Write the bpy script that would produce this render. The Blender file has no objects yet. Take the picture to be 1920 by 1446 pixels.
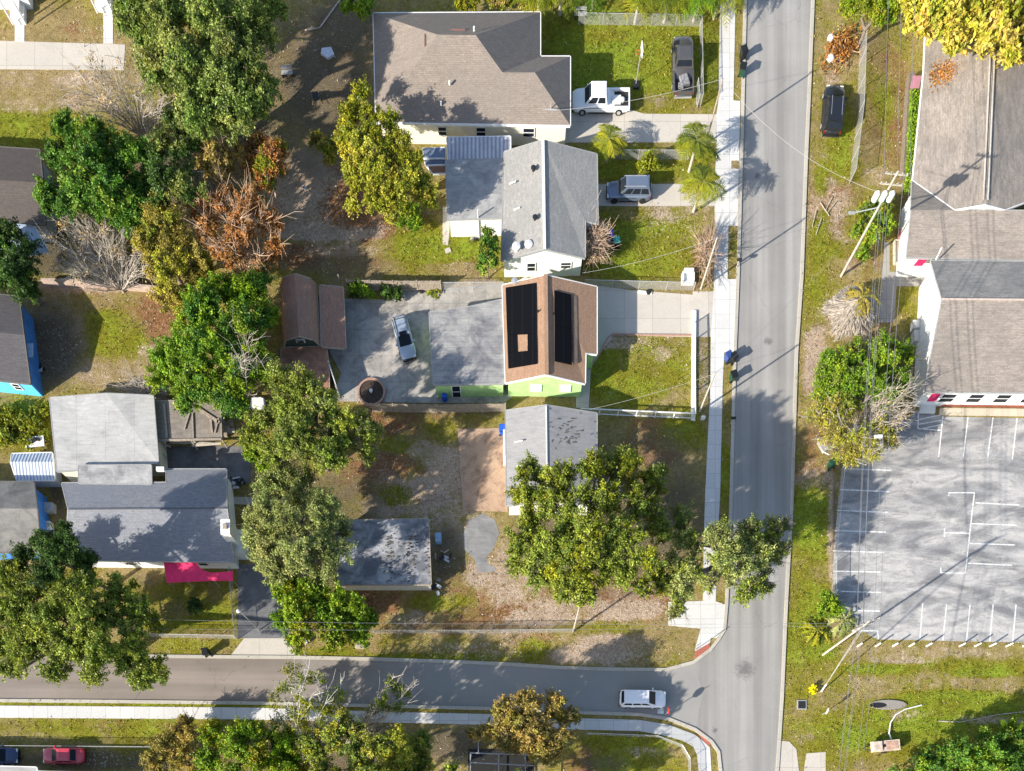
import bpy, bmesh, math, random
import numpy as np
from mathutils import Vector
random.seed(7); rng = np.random.default_rng(7)
S = 0.057          # metres per photo pixel on the ground
H = 88.0           # drone height
NX, NY = 960.0, 1650.0   # photo pixel straight below the drone (world origin)
scene = bpy.context.scene
C = scene.collection
# ---------------------------------------------------------------- camera, sky, sun
cd = bpy.data.cameras.new('camera'); cam = bpy.data.objects.new('camera', cd); C.objects.link(cam)
cam.location = (0, 0, H); cam.rotation_euler = (0, 0, 0)
cd.sensor_width = 36; cd.lens = 36 * H / (1920 * S)
cd.shift_x = 0; cd.shift_y = (NY - 723) / 1920
cd.clip_end = 6000; cd.clip_start = 0.5
scene.camera = cam
SUN_EL, SH_DIR = math.radians(27), math.radians(34)      # shadows run 34 degrees up from the photo's right
w = bpy.data.worlds.new('World'); scene.world = w; w.use_nodes = True
nt = w.node_tree; bg = nt.nodes['Background']
sky = nt.nodes.new('ShaderNodeTexSky'); sky.sky_type = 'NISHITA'; sky.sun_disc = False
sky.sun_elevation = SUN_EL
SUN_AZ = SH_DIR + math.pi                                # direction towards the sun, from +X
sky.sun_rotation = math.pi / 2 - SUN_AZ
sky.air_density = 1.0; sky.dust_density = 1.0
nt.links.new(sky.outputs[0], bg.inputs[0]); bg.inputs[1].default_value = 0.125
sd = bpy.data.lights.new('sun', 'SUN'); sd.energy = 5.0; sd.angle = math.radians(0.6); sd.color = (1.0, 0.93, 0.82)
sun = bpy.data.objects.new('sun', sd); C.objects.link(sun)
tv = Vector((math.cos(SUN_AZ) * math.cos(SUN_EL), math.sin(SUN_AZ) * math.cos(SUN_EL), math.sin(SUN_EL)))
sun.rotation_euler = tv.to_track_quat('Z', 'Y').to_euler()
sun.location = tv * 100
scene.view_settings.view_transform = 'Standard'; scene.view_settings.look = 'None'
scene.view_settings.gamma = 1; scene.view_settings.exposure = 1.02
scene.render.resolution_x = 1024; scene.render.resolution_y = 771
# ---------------------------------------------------------------- helpers
def at(px, py, z=0.0):
    k = S * (1 - z / H)
    return Vector(((px - NX) * k, (NY - py) * k, z))
def wloc(o):
    v = Vector((0, 0, 0))
    while o: v += o.location; o = o.parent
    return v
class MB:
    def __init__(s): s.v = []; s.f = []
    def add(s, vs, fs):
        n = len(s.v); s.v += [tuple(v) for v in vs]; s.f += [tuple(i + n for i in f) for f in fs]; return s
    def box(s, c, d, rz=0, taper=1.0):
        cx, cy, cz = c; hx, hy, hz = d[0]/2, d[1]/2, d[2]/2; ca, sa = math.cos(rz), math.sin(rz); vs = []
        for z, t in ((-hz, taper), (hz, 1)):
            for x, y in ((-hx, -hy), (hx, -hy), (hx, hy), (-hx, hy)):
                x *= t; y *= t; vs.append((cx + x*ca - y*sa, cy + x*sa + y*ca, cz + z))
        return s.add(vs, [(3,2,1,0), (4,5,6,7), (0,1,5,4), (1,2,6,5), (2,3,7,6), (3,0,4,7)])
    def prism(s, poly, z0, z1):
        n = len(poly); vs = [(p[0], p[1], z0) for p in poly] + [(p[0], p[1], z1) for p in poly]
        a = sum(poly[i][0]*poly[(i+1) % n][1] - poly[(i+1) % n][0]*poly[i][1] for i in range(n))
        if a < 0: vs = vs[:n][::-1] + vs[n:][::-1]
        return s.add(vs, [tuple(range(n))[::-1], tuple(range(n, 2*n))] + [(i, (i+1) % n, n + (i+1) % n, n + i) for i in range(n)])
    def tube(s, p0, p1, r0, r1=None, n=6, cap=True):
        r1 = r0 if r1 is None else r1; p0 = Vector(p0); p1 = Vector(p1); d = p1 - p0
        if d.length < 1e-5: return s
        d.normalize(); u = d.orthogonal().normalized(); w_ = d.cross(u); vs = []
        for p, r in ((p0, r0), (p1, r1)):
            for i in range(n):
                a = 2*math.pi*i/n; vs.append(p + u*(r*math.cos(a)) + w_*(r*math.sin(a)))
        f = [(i, (i+1) % n, n + (i+1) % n, n + i) for i in range(n)]
        if cap: f += [tuple(range(n))[::-1], tuple(range(n, 2*n))]
        return s.add(vs, f)
    def path(s, pts, r, n=5):
        for a, b in zip(pts, pts[1:]): s.tube(a, b, r, r, n)
        return s
    def beam(s, p0, p1, wd, ht):      # box from p0 to p1 in plan, resting between z and z+ht
        p0 = Vector(p0); p1 = Vector(p1); d = (p1 - p0); d.z = 0; l = d.length
        if l < 1e-4: return s
        d.normalize(); n = Vector((-d.y, d.x, 0)) * (wd/2)
        vs = [p0 - n, p1 - n, p1 + n, p0 + n]; up = Vector((0, 0, ht)); vs = vs + [v + up for v in vs]
        return s.add(vs, [(3,2,1,0), (4,5,6,7), (0,1,5,4), (1,2,6,5), (2,3,7,6), (3,0,4,7)])
    def lathe(s, c, prof, n=12, ax='z'):
        rings = []
        for r, z in prof:
            for i in range(n):
                a = 2*math.pi*i/n; x, y = r*math.cos(a), r*math.sin(a)
                rings.append((c[0]+x, c[1]+y, c[2]+z) if ax == 'z' else (c[0]+x, c[1]+z, c[2]+y))
        m = len(prof)
        f = [(j*n+i, j*n+(i+1) % n, (j+1)*n+(i+1) % n, (j+1)*n+i) for j in range(m-1) for i in range(n)]
        f += [tuple(range(n))[::-1], tuple(range((m-1)*n, m*n))]
        return s.add(rings, f)
    def build(s, name, mat, parent=None, local=False, smooth=False):
        off = Vector((0, 0, 0)) if (local or parent is None) else wloc(parent)
        me = bpy.data.meshes.new(name)
        me.from_pydata([(v[0]-off.x, v[1]-off.y, v[2]-off.z) for v in s.v], [], s.f); me.update()
        me.materials.append(mat)
        if smooth: me.polygons.foreach_set('use_smooth', [True]*len(me.polygons))
        o = bpy.data.objects.new(name, me); C.objects.link(o); o.parent = parent
        return o
def tag(o, label, cat, group=None):
    o['label'] = label; o['category'] = cat
    if group: o['group'] = group
    return o
def thing(name, label, cat, loc=(0,0,0), rz=0, group=None):
    o = bpy.data.objects.new(name, None); C.objects.link(o); o.location = loc; o.rotation_euler = (0, 0, rz)
    o.empty_display_size = 0.3
    return tag(o, label, cat, group)
def dup(root, loc, rz, label, group=None):
    r = root.copy(); C.objects.link(r); r.location = loc; r.rotation_euler = (0, 0, rz); r['label'] = label
    if group: r['group'] = group
    for ch in list(root.children):
        c = ch.copy(); C.objects.link(c); c.parent = r
        for g in list(ch.children):
            d = g.copy(); C.objects.link(d); d.parent = c
    return r
# ---------------------------------------------------------------- materials
def mk(name):
    m = bpy.data.materials.new(name); m.use_nodes = True
    t = m.node_tree; return m, t, t.nodes['Principled BSDF']
def nd(t, typ, **kw):
    n = t.nodes.new(typ)
    for k, v in kw.items():
        if k.startswith('i_'): n.inputs[k[2:].replace('_', ' ')].default_value = v
        else: setattr(n, k, v)
    return n
def co(t):
    for n in t.nodes:
        if n.bl_idname == 'ShaderNodeNewGeometry': return n.outputs['Position']
    return nd(t, 'ShaderNodeNewGeometry').outputs['Position']
def noise(t, sc, det=4, rough=0.6, vec=None, dist=0):
    n = nd(t, 'ShaderNodeTexNoise'); n.inputs['Scale'].default_value = sc; n.inputs['Detail'].default_value = det
    n.inputs['Roughness'].default_value = rough; n.inputs['Distortion'].default_value = dist
    t.links.new(vec if vec is not None else co(t), n.inputs['Vector']); return n.outputs['Fac']
def ramp(t, fac, stops):
    r = nd(t, 'ShaderNodeValToRGB'); e = r.color_ramp.elements
    while len(e) < len(stops): e.new(0.5)
    for i, (p, c) in enumerate(stops): e[i].position = p; e[i].color = (c, c, c, 1) if isinstance(c, (int, float)) else (*c, 1)
    t.links.new(fac, r.inputs[0]); return r.outputs[0]
def mix(t, fac, a, b, mode='MIX'):
    m = nd(t, 'ShaderNodeMix', data_type='RGBA', blend_type=mode)
    for i, v in ((0, fac), (6, a), (7, b)):
        if hasattr(v, 'links'): t.links.new(v, m.inputs[i])
        elif i == 0: m.inputs[0].default_value = v
        else: m.inputs[i].default_value = (*v, 1) if isinstance(v, tuple) else (v, v, v, 1)
    return m.outputs[2]
def ma(t, op, a, b=0.0, c=None):
    m = nd(t, 'ShaderNodeMath', operation=op)
    for i, v in ((0, a), (1, b), (2, c)):
        if v is None: continue
        if hasattr(v, 'links'): t.links.new(v, m.inputs[i])
        else: m.inputs[i].default_value = v
    return m.outputs[0]
def vmap(t, sx=1, sy=1, sz=1, rz=0):
    m = nd(t, 'ShaderNodeMapping'); m.inputs['Scale'].default_value = (sx, sy, sz); m.inputs['Rotation'].default_value = (0, 0, rz)
    t.links.new(co(t), m.inputs['Vector']); return m.outputs[0]
def bump(t, b, h, st=0.3, d=0.05):
    n = nd(t, 'ShaderNodeBump'); n.inputs['Strength'].default_value = st; n.inputs['Distance'].default_value = d
    t.links.new(h, n.inputs['Height']); t.links.new(n.outputs[0], b.inputs['Normal'])
def sc3(c, k): return tuple(min(1, x*k) for x in c)
MATS = {}
def plain(name, c, rough=0.6, metal=0.0, var=0.15, scale=3.0, spec=0.3, coat=0.0):
    if name in MATS: return MATS[name]
    m, t, b = mk(name)
    f = noise(t, scale, 5); t.links.new(ramp(t, f, [(0.3, sc3(c, 1-var)), (0.7, sc3(c, 1+var))]), b.inputs['Base Color'])
    b.inputs['Roughness'].default_value = rough; b.inputs['Metallic'].default_value = metal
    b.inputs['Specular IOR Level'].default_value = spec; b.inputs['Coat Weight'].default_value = coat
    MATS[name] = m; return m
def shingle(name, c, c2, rot=0, blot=0.25, row=0.14):
    m, t, b = mk(name); v = vmap(t, rz=rot)
    br = nd(t, 'ShaderNodeTexBrick'); t.links.new(v, br.inputs['Vector'])
    for k, x in (('Scale', 1.0), ('Mortar Size', 0.012), ('Brick Width', 0.33), ('Row Height', row), ('Bias', 0.0), ('Mortar Smooth', 0.3)): br.inputs[k].default_value = x
    br.inputs['Color1'].default_value = (*sc3(c, 0.88), 1); br.inputs['Color2'].default_value = (*sc3(c, 1.12), 1); br.inputs['Mortar'].default_value = (*sc3(c, 0.62), 1)
    a = mix(t, ramp(t, noise(t, 0.35, 6, 0.65), [(0.4, 0.0), (0.72, 1.0)]), br.outputs['Color'], c2)
    st = mix(t, 1.0, a, ramp(t, noise(t, 2.2, 6, 0.7, vmap(t, 0.35, 1.6) if rot == 0 else vmap(t, 1.6, 0.35)), [(0.25, 1-blot), (0.6, 1.0), (0.9, 1.12)]), 'MULTIPLY')
    g = mix(t, 1.0, st, ramp(t, noise(t, 11, 3, 0.8), [(0.2, 0.6), (0.8, 1.35)]), 'MULTIPLY')
    t.links.new(g, b.inputs['Base Color']); b.inputs['Roughness'].default_value = 0.9; b.inputs['Specular IOR Level'].default_value = 0.2
    bump(t, b, br.outputs['Fac'], 0.3, 0.02); return m
def flatroof(name, c, dark, lo=0.42, hi=0.7, seam=0.0, rot=0):
    m, t, b = mk(name)
    a = mix(t, ramp(t, noise(t, 0.5, 7, 0.68, dist=0.6), [(lo, 0.0), (hi, 1.0)]), c, dark)
    a = mix(t, 1.0, a, ramp(t, noise(t, 3.0, 5, 0.7, vmap(t, 0.25, 1.5, 1, rot)), [(0.3, 0.82), (0.7, 1.1)]), 'MULTIPLY')
    a = mix(t, 1.0, a, ramp(t, noise(t, 9, 4, 0.7), [(0.3, 0.85), (0.7, 1.1)]), 'MULTIPLY')
    if seam:
        br = nd(t, 'ShaderNodeTexBrick'); t.links.new(vmap(t, rz=rot), br.inputs['Vector'])
        for k, x in (('Scale', 1.0), ('Mortar Size', 0.03), ('Brick Width', 9.0), ('Row Height', seam), ('Mortar Smooth', 0.6)): br.inputs[k].default_value = x
        for k, x in (('Color1', 1.0), ('Color2', 0.95), ('Mortar', 0.72)): br.inputs[k].default_value = (x, x, x, 1)
        a = mix(t, 1.0, a, br.outputs['Color'], 'MULTIPLY')
    t.links.new(a, b.inputs['Base Color']); b.inputs['Roughness'].default_value = 0.75; return m
def concrete(name, c, jx=1.6, jy=1.6, stain=0.2, rot=0, sdark=(0.12, 0.11, 0.1), slo=0.5, off=0.0):
    m, t, b = mk(name)
    br = nd(t, 'ShaderNodeTexBrick'); mp = vmap(t, rz=rot)
    t.links.new(mp, br.inputs['Vector']); br.offset = off
    for k, x in (('Scale', 1.0), ('Mortar Size', 0.02), ('Brick Width', jx), ('Row Height', jy), ('Mortar Smooth', 0.2)): br.inputs[k].default_value = x
    br.inputs['Color1'].default_value = (*sc3(c, 0.94), 1); br.inputs['Color2'].default_value = (*sc3(c, 1.05), 1); br.inputs['Mortar'].default_value = (*sc3(c, 0.6), 1)
    a = mix(t, ramp(t, noise(t, 0.7, 7, 0.7, dist=0.8), [(slo, 0.0), (slo+0.3, stain*2.2)]), br.outputs['Color'], sdark)
    a = mix(t, 1.0, a, ramp(t, noise(t, 7, 5, 0.75), [(0.25, 0.86), (0.75, 1.1)]), 'MULTIPLY')
    t.links.new(a, b.inputs['Base Color']); b.inputs['Roughness'].default_value = 0.85; b.inputs['Specular IOR Level'].default_value = 0.25
    return m
def roadmat(name, c, ax):
    m, t, b = mk(name)
    st = vmap(t, 1.0, 0.03) if ax == 'y' else vmap(t, 0.03, 1.0)
    a = mix(t, ramp(t, noise(t, 0.75, 3, 0.5, st), [(0.35, 0.0), (0.65, 1.0)]), sc3(c, 0.8), sc3(c, 1.13))
    a = mix(t, 1.0, a, ramp(t, noise(t, 0.12, 4, 0.6), [(0.3, 0.88), (0.7, 1.1)]), 'MULTIPLY')
    a = mix(t, 1.0, a, ramp(t, noise(t, 16, 4, 0.8), [(0.25, 0.84), (0.75, 1.12)]), 'MULTIPLY')
    vo = nd(t, 'ShaderNodeTexVoronoi', feature='DISTANCE_TO_EDGE'); vo.inputs['Scale'].default_value = 0.16
    wv = nd(t, 'ShaderNodeMapping'); t.links.new(noise_col(t, 1.2), wv.inputs['Vector'])
    ad = nd(t, 'ShaderNodeVectorMath', operation='ADD'); t.links.new(co(t), ad.inputs[0]); t.links.new(wv.outputs[0], ad.inputs[1])
    t.links.new(ad.outputs[0], vo.inputs['Vector'])
    cr = ramp(t, vo.outputs['Distance'], [(0.0, 0.72), (0.005, 1.0)])
    crm = ramp(t, noise(t, 0.2, 2), [(0.52, 0.0), (0.6, 1.0)])
    a = mix(t, crm, a, mix(t, 1.0, a, cr, 'MULTIPLY'))
    a = mix(t, ramp(t, noise(t, 0.9, 6, 0.75), [(0.66, 0.0), (0.8, 0.4)]), a, sc3(c, 0.55))
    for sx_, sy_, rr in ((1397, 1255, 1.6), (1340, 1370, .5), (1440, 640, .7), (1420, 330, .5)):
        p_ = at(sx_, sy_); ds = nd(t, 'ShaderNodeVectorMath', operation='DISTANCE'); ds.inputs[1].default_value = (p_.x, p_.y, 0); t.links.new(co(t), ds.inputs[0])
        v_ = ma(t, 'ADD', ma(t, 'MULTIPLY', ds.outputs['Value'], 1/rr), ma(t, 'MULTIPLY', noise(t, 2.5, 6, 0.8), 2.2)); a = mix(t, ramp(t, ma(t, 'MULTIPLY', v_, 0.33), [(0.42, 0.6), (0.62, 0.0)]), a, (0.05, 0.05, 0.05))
    if ax == 'x':      # old brown surface in the west, newer grey one towards the junction
        sx = nd(t, 'ShaderNodeSeparateXYZ'); t.links.new(co(t), sx.inputs[0])
        g_ = ma(t, 'ADD', sx.outputs[0], ma(t, 'MULTIPLY', noise(t, 0.3, 4), 14.0)); g_ = ramp(t, ma(t, 'MULTIPLY', ma(t, 'ADD', g_, 26.0), 0.03), [(0.2, 0.0), (0.9, 1.0)])
        a = mix(t, g_, a, mix(t, 1.0, ramp(t, noise(t, 0.12, 4, 0.6), [(0.3, (0.255,0.245,0.23)), (0.7, (0.30,0.29,0.27))]), ramp(t, noise(t, 16, 4, 0.8), [(0.25, 0.84), (0.75, 1.12)]), 'MULTIPLY'))
    t.links.new(a, b.inputs['Base Color']); b.inputs['Roughness'].default_value = 0.85; b.inputs['Specular IOR Level'].default_value = 0.25
    return m
def noise_col(t, sc):
    n = nd(t, 'ShaderNodeTexNoise'); n.inputs['Scale'].default_value = sc; n.inputs['Detail'].default_value = 3
    t.links.new(co(t), n.inputs['Vector']); return n.outputs['Color']
def metalroof(name, c, pitch, rot, rust=0.0):
    m, t, b = mk(name)
    wv = nd(t, 'ShaderNodeTexWave', wave_type='BANDS', bands_direction='X', wave_profile='SIN'); wv.inputs['Scale'].default_value = 2*math.pi/(20*pitch)*1.0
    t.links.new(vmap(t, rz=rot), wv.inputs['Vector'])
    a = mix(t, wv.outputs['Fac'], sc3(c, 0.55), sc3(c, 1.15))
    a = mix(t, ramp(t, noise(t, 0.9, 6, 0.7), [(0.45, 0.0), (0.75, 0.6)]), a, (0.2, 0.22, 0.26))
    t.links.new(a, b.inputs['Base Color']); b.inputs['Roughness'].default_value = 0.5; b.inputs['Metallic'].default_value = 0.2
    bump(t, b, wv.outputs['Fac'], 0.8, 0.05); return m
def carpaint(name, c, metal=0.3): return plain(name, c, 0.28, metal, 0.04, 0.8, 0.5, 0.6)
def glassy(name='dark_glass', c=(0.015, 0.02, 0.028)): return plain(name, c, 0.18, 0, 0.05, 1, 0.12)
def leafmat():
    m, t, b = mk('leaves'); t.nodes.remove(b); out = t.nodes['Material Output']
    a = nd(t, 'ShaderNodeAttribute', attribute_name='tint')
    d = nd(t, 'ShaderNodeBsdfPrincipled'); d.inputs['Roughness'].default_value = 0.5; d.inputs['Specular IOR Level'].default_value = 0.25
    tr = nd(t, 'ShaderNodeBsdfTranslucent'); mx = nd(t, 'ShaderNodeMixShader'); mx.inputs[0].default_value = 0.24
    t.links.new(a.outputs['Color'], d.inputs['Base Color'])
    t.links.new(mix(t, 1.0, a.outputs['Color'], (1.0, 1.0, 0.6), 'MULTIPLY'), tr.inputs['Color'])
    t.links.new(d.outputs[0], mx.inputs[1]); t.links.new(tr.outputs[0], mx.inputs[2]); t.links.new(mx.outputs[0], out.inputs[0]); return m
LEAF = leafmat()
def barkmat(name, c):
    return plain(name, c, 0.9, 0, 0.35, 5)
BARK = barkmat('bark', (0.16, 0.13, 0.10)); PALEBARK = barkmat('pale_bark', (0.42, 0.37, 0.31)); TANBARK = barkmat('tan_bark', (0.38, 0.27, 0.19))
def chain():
    m, t, b = mk('chain_link'); out = t.nodes['Material Output']
    b.inputs['Base Color'].default_value = (0.6, 0.6, 0.6, 1); b.inputs['Metallic'].default_value = 0.3; b.inputs['Roughness'].default_value = 0.5
    tr = nd(t, 'ShaderNodeBsdfTransparent'); mx = nd(t, 'ShaderNodeMixShader'); mx.inputs[0].default_value = 0.3
    t.links.new(tr.outputs[0], mx.inputs[1]); t.links.new(b.outputs[0], mx.inputs[2]); t.links.new(mx.outputs[0], out.inputs[0]); return m
CHAIN = chain()
WHITE = plain('white_paint', (0.68, 0.68, 0.66), 0.55, 0, 0.06, 1.5)
OFFW = plain('cream_wall', (0.74, 0.70, 0.55), 0.7, 0, 0.06, 1.5)
STEEL = plain('galvanised_steel', (0.5, 0.5, 0.5), 0.45, 0.5, 0.1)
DARK = plain('dark_plastic', (0.02, 0.02, 0.022), 0.5, 0, 0.2)
RUBBER = plain('rubber', (0.018, 0.018, 0.018), 0.8, 0, 0.2)
WOOD = plain('weathered_wood', (0.30, 0.25, 0.20), 0.85, 0, 0.3, 4)
POLEW = plain('pale_pole_wood', (0.40, 0.36, 0.30), 0.85, 0, 0.2, 4)
GLASS = glassy()
CHROME = plain('bright_metal', (0.6, 0.6, 0.6), 0.2, 0.9, 0.05)
# ---------------------------------------------------------------- ground
def P(lst, z=0.0): return [at(x, y, z) for x, y in lst]
SLABS = []
def slab(name, pts, mat, z=0.03, label=None):
    SLABS.append(pts); o = MB().prism(P(pts), -0.1, z).build(name, mat); o['kind'] = 'structure'
    if label: o['label'] = label
    return o
# blobs painted into the ground-cover weights: px, py, rx, ry, channel (g green, d bare sand, l red leaf litter, s pale specks), value
BLOBS = '''60 240 130 45 g .9|60 170 160 35 g .25|100 40 90 30 g .3|120 80 120 45 g .25|100 150 150 25 g .15|240 640 90 50 g .55|190 640 60 50 g .75|230 700 110 30 g .2|230 700 100 30 d .35|240 590 60 30 l .35|300 590 40 60 l .8|170 535 110 14 d .8|170 540 110 12 l .5
90 640 70 80 d .6|90 640 70 80 g .35|90 650 70 70 s .6|40 800 60 50 g .8|330 600 40 60 g .3|620 150 110 140 d .35|620 150 120 140 g .3|600 130 100 100 l .4|620 380 110 70 d .5|650 360 90 50 l .95|690 420 50 30 l .8|560 350 60 60 d .8|600 430 110 12 d 1
640 480 120 35 g .35|640 480 120 30 l .45|640 480 120 40 s .3|640 470 90 14 d .5|560 480 40 20 l .8|790 460 60 45 g .95|880 470 60 30 g 1|870 500 70 15 s .8|870 505 60 14 g .2|740 400 60 25 l .7|890 535 60 12 d .7
1130 100 110 100 g 1.1|1170 60 90 25 g .85|1270 110 70 90 g .95|1210 205 110 16 g .6|1330 120 20 90 g .9|1200 240 150 12 g .8|1200 300 140 35 g .7|1210 320 100 20 g .9|1240 420 110 50 g .65|1180 490 90 35 g 1|1270 400 60 40 d .6|1280 470 70 30 g .8|1250 430 70 50 s .6|1320 480 22 60 l .5|1300 520 30 20 l .4
1200 690 120 60 g .75|1150 640 60 14 d .7|1270 650 40 20 s .8|1290 680 20 60 s .7|1180 650 60 14 s .7|1200 745 90 20 d .3|1320 690 18 70 d .4|1320 700 18 70 s 1|1200 800 90 30 g .5|1230 830 60 50 l .6|1280 800 40 40 g .85|1230 900 100 60 g .35|1200 850 60 50 d .2
760 800 120 40 l .6|700 850 130 60 l .3|820 840 40 60 g .5|720 900 90 40 l .55|800 900 90 60 d .7|800 920 90 60 s .6|850 960 60 40 d .7|900 1100 120 60 l .45|960 1070 60 60 d .65|960 1080 60 60 l .4|870 1000 60 60 d .5|830 1060 40 60 s .4|780 1130 120 30 g .45|900 1130 160 40 l .5|700 1130 60 30 l .7
850 1180 230 14 l .5|1000 1150 120 50 d .45|1130 1140 100 30 d .5|1180 1120 70 30 d .45|1180 1130 90 40 l .6|1200 1175 100 20 g .35|1130 1210 60 40 d .9|1050 1200 50 30 d .3|780 1210 80 15 g .45|820 1232 160 7 g .9|900 1220 120 20 d .3|900 1222 130 20 s 1|1190 1235 90 18 s 1|1190 1235 100 18 g .35|1240 1215 60 14 g .4|990 1225 60 20 s .6|1100 1225 30 20 s .8
350 1210 90 18 g .7|350 1195 90 8 l .4|600 1225 80 10 g .8|300 1120 150 60 g .55|250 1080 60 40 g .3|400 1110 50 50 g .6|380 1170 70 12 g .8|500 1320 1000 9 g .85|250 1365 260 22 g .75|200 1360 200 10 l .3|100 1430 120 18 d .35|200 1425 60 20 s .8|60 1380 60 12 d .3|260 1412 60 18 g .8|850 1400 60 50 d .4|860 1430 40 20 s .9|1180 1390 120 18 g .75|1170 1430 110 30 g .8|1210 1410 50 12 d .4|1090 1430 30 30 l .6|1180 1430 60 60 s .3
1388 100 10 100 g .5|1374 475 9 50 g .5|1366 740 10 60 g .5|1358 900 10 90 g .8|1345 1420 12 60 g .6|1560 60 40 60 g .45|1560 100 40 60 d .3|1580 250 36 70 g .65|1550 280 14 70 d .5|1575 300 36 40 g .8|1560 390 50 50 l .65|1560 400 50 60 d .6|1600 410 40 40 l .5|1540 450 20 60 g .8|1660 150 50 100 g .5|1650 110 40 30 l .35|1655 250 55 60 l .35|1690 220 30 100 l .5|1660 280 40 60 g .4|1530 560 25 70 g .75|1580 590 50 40 d .6|1530 640 20 30 d .9|1520 700 14 50 d .8|1520 690 20 60 s .7|1620 480 40 40 l .5|1625 420 40 50 g .7|1710 575 30 40 g .7
1520 860 30 60 l .5|1530 900 40 30 d .6|1525 960 40 50 g 1.1|1520 1000 40 60 g 1|1530 940 40 50 s .4|1560 1000 8 120 d .8|1510 1080 25 50 g .6|1520 1130 35 60 g .85|1500 1200 40 60 g .9|1520 1330 60 80 g .65|1560 1310 60 50 g .5|1600 1320 40 50 d .25|1750 1225 200 14 d .4|1750 1235 180 18 g .45|1800 1250 160 14 g .8|1750 1275 180 16 d .3|1780 1280 160 14 g .5|1800 1330 160 30 g 1|1700 1370 160 40 g .95|1550 1400 60 40 g .75|1500 1385 30 12 d .4|1700 1340 40 14 d .5|1860 1350 80 10 d .5|1510 440 12 300 s .15|20 60 20 30 l .3|150 60 40 20 l .45|60 200 60 14 d .45|140 190 20 20 d .6|30 150 40 20 d .4|190 200 40 30 d .4|250 640 30 30 g .8|200 600 40 20 g .85|280 660 30 20 d .5|160 700 50 14 d .5|740 840 40 30 g .75|840 810 40 25 g .6|790 860 30 40 d .5|700 800 60 20 l .8|720 950 40 20 d .8|780 1020 40 30 d .6|830 1130 60 16 g .75|950 1110 30 20 d .7|1010 1160 50 14 d .85|900 1150 40 14 g .6|1100 1160 40 10 l .6|1060 1230 30 14 d .85|930 1190 60 10 d .5|770 1160 40 20 d .5|1200 1210 30 20 d .5|1150 110 40 30 g 1.3|1250 190 40 14 d .4|1100 140 40 40 g 1.1|1190 440 40 20 g 1.1|1270 440 20 14 d .5|1180 730 60 30 g .9|1240 660 30 20 d .45|1130 700 20 30 g .9|1560 140 20 20 d .5|1580 260 14 50 g 1.0|1540 340 12 30 g .9|1660 190 20 40 g .85|1640 330 20 20 d .5|1680 120 20 30 l .5|1560 470 30 16 g .8|1600 500 20 20 d .5|1510 980 20 40 g 1.3|1540 1220 30 20 g 1.1|1620 1290 30 20 d .3|1700 1240 60 6 d .6|1850 1262 60 8 g 1.2|1640 1255 60 10 g 1.1|1790 1305 90 8 g 1.2|1600 1380 40 20 g 1.2|1740 1360 60 14 g 1.3|1880 1290 40 8 d .4|1180 1145 60 18 d .85|1180 1120 70 16 l .8|1040 1135 50 12 d .7|1120 1215 40 20 d .85|960 1150 90 20 l .75|1130 1180 90 12 g .6|1000 1200 50 10 l .7|850 880 40 40 d .75|800 920 40 40 l .6|760 880 30 20 g .7|720 870 60 24 l .9|740 930 30 20 g .8|620 440 90 10 d 1.1|570 330 40 40 d .8|900 1080 30 20 d .8|1000 1215 30 20 g .8|970 1225 16 12 s 1|660 1150 30 20 l .9|150 150 50 12 d .7|1250 425 60 30 g .8|1240 405 30 14 d .55|660 390 50 40 l 1.15|690 430 40 16 l 1|650 350 30 30 l 1.1|660 390 50 40 d .1|600 370 20 40 l .7|330 1105 40 20 g .8|240 1110 40 20 g .7|400 1150 30 16 g .95|300 1345 60 5 g .9'''
def weights(X, Y):
    px = X / S + NX; py = NY - Y / S
    W = {'g': np.full(px.shape, 0.45), 'd': np.full(px.shape, 0.12), 'l': np.full(px.shape, 0.12), 's': np.full(px.shape, 0.05)}
    for b in BLOBS.replace('\n', '|').split('|'):
        q = b.split(); x, y, rx, ry = map(float, q[:4]); v = float(q[5])
        d = np.sqrt(((px-x)/rx)**2 + ((py-y)/ry)**2); m = np.clip(1.7 - 1.2*d, 0, 1); W[q[4]] = W[q[4]]*(1-m) + v*m
        if q[4] == 'g' and v > 0.5: W['d'] = W['d']*(1-m*0.7); W['l'] = W['l']*(1-m*0.7)
    return W
def axis(a, b, st):
    c = np.arange(a, b + st, st); return np.concatenate([[a-2500, a-800, a-250, a-80, a-30], c, [b+30, b+80, b+250, b+800, b+2500]])
gx = axis(-62, 62, 0.36); gy = axis(6, 102, 0.36)
GX, GY = np.meshgrid(gx, gy); Wt = weights(GX, GY)
me = bpy.data.meshes.new('ground'); nx, ny = len(gx), len(gy)
gz = 0.0*GX
ii = np.arange((ny-1)*(nx-1)); r_, c_ = ii // (nx-1), ii % (nx-1); a_ = r_*nx + c_
me.from_pydata(np.stack([GX.ravel(), GY.ravel(), gz.ravel()], 1).tolist(), [], np.stack([a_, a_+1, a_+nx+1, a_+nx], 1).tolist())
at1 = me.attributes.new('cover', 'FLOAT_COLOR', 'POINT')
at1.data.foreach_set('color', np.stack([Wt['g'].ravel(), Wt['d'].ravel(), Wt['l'].ravel(), Wt['s'].ravel()], 1).astype(np.float32).ravel())
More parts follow.
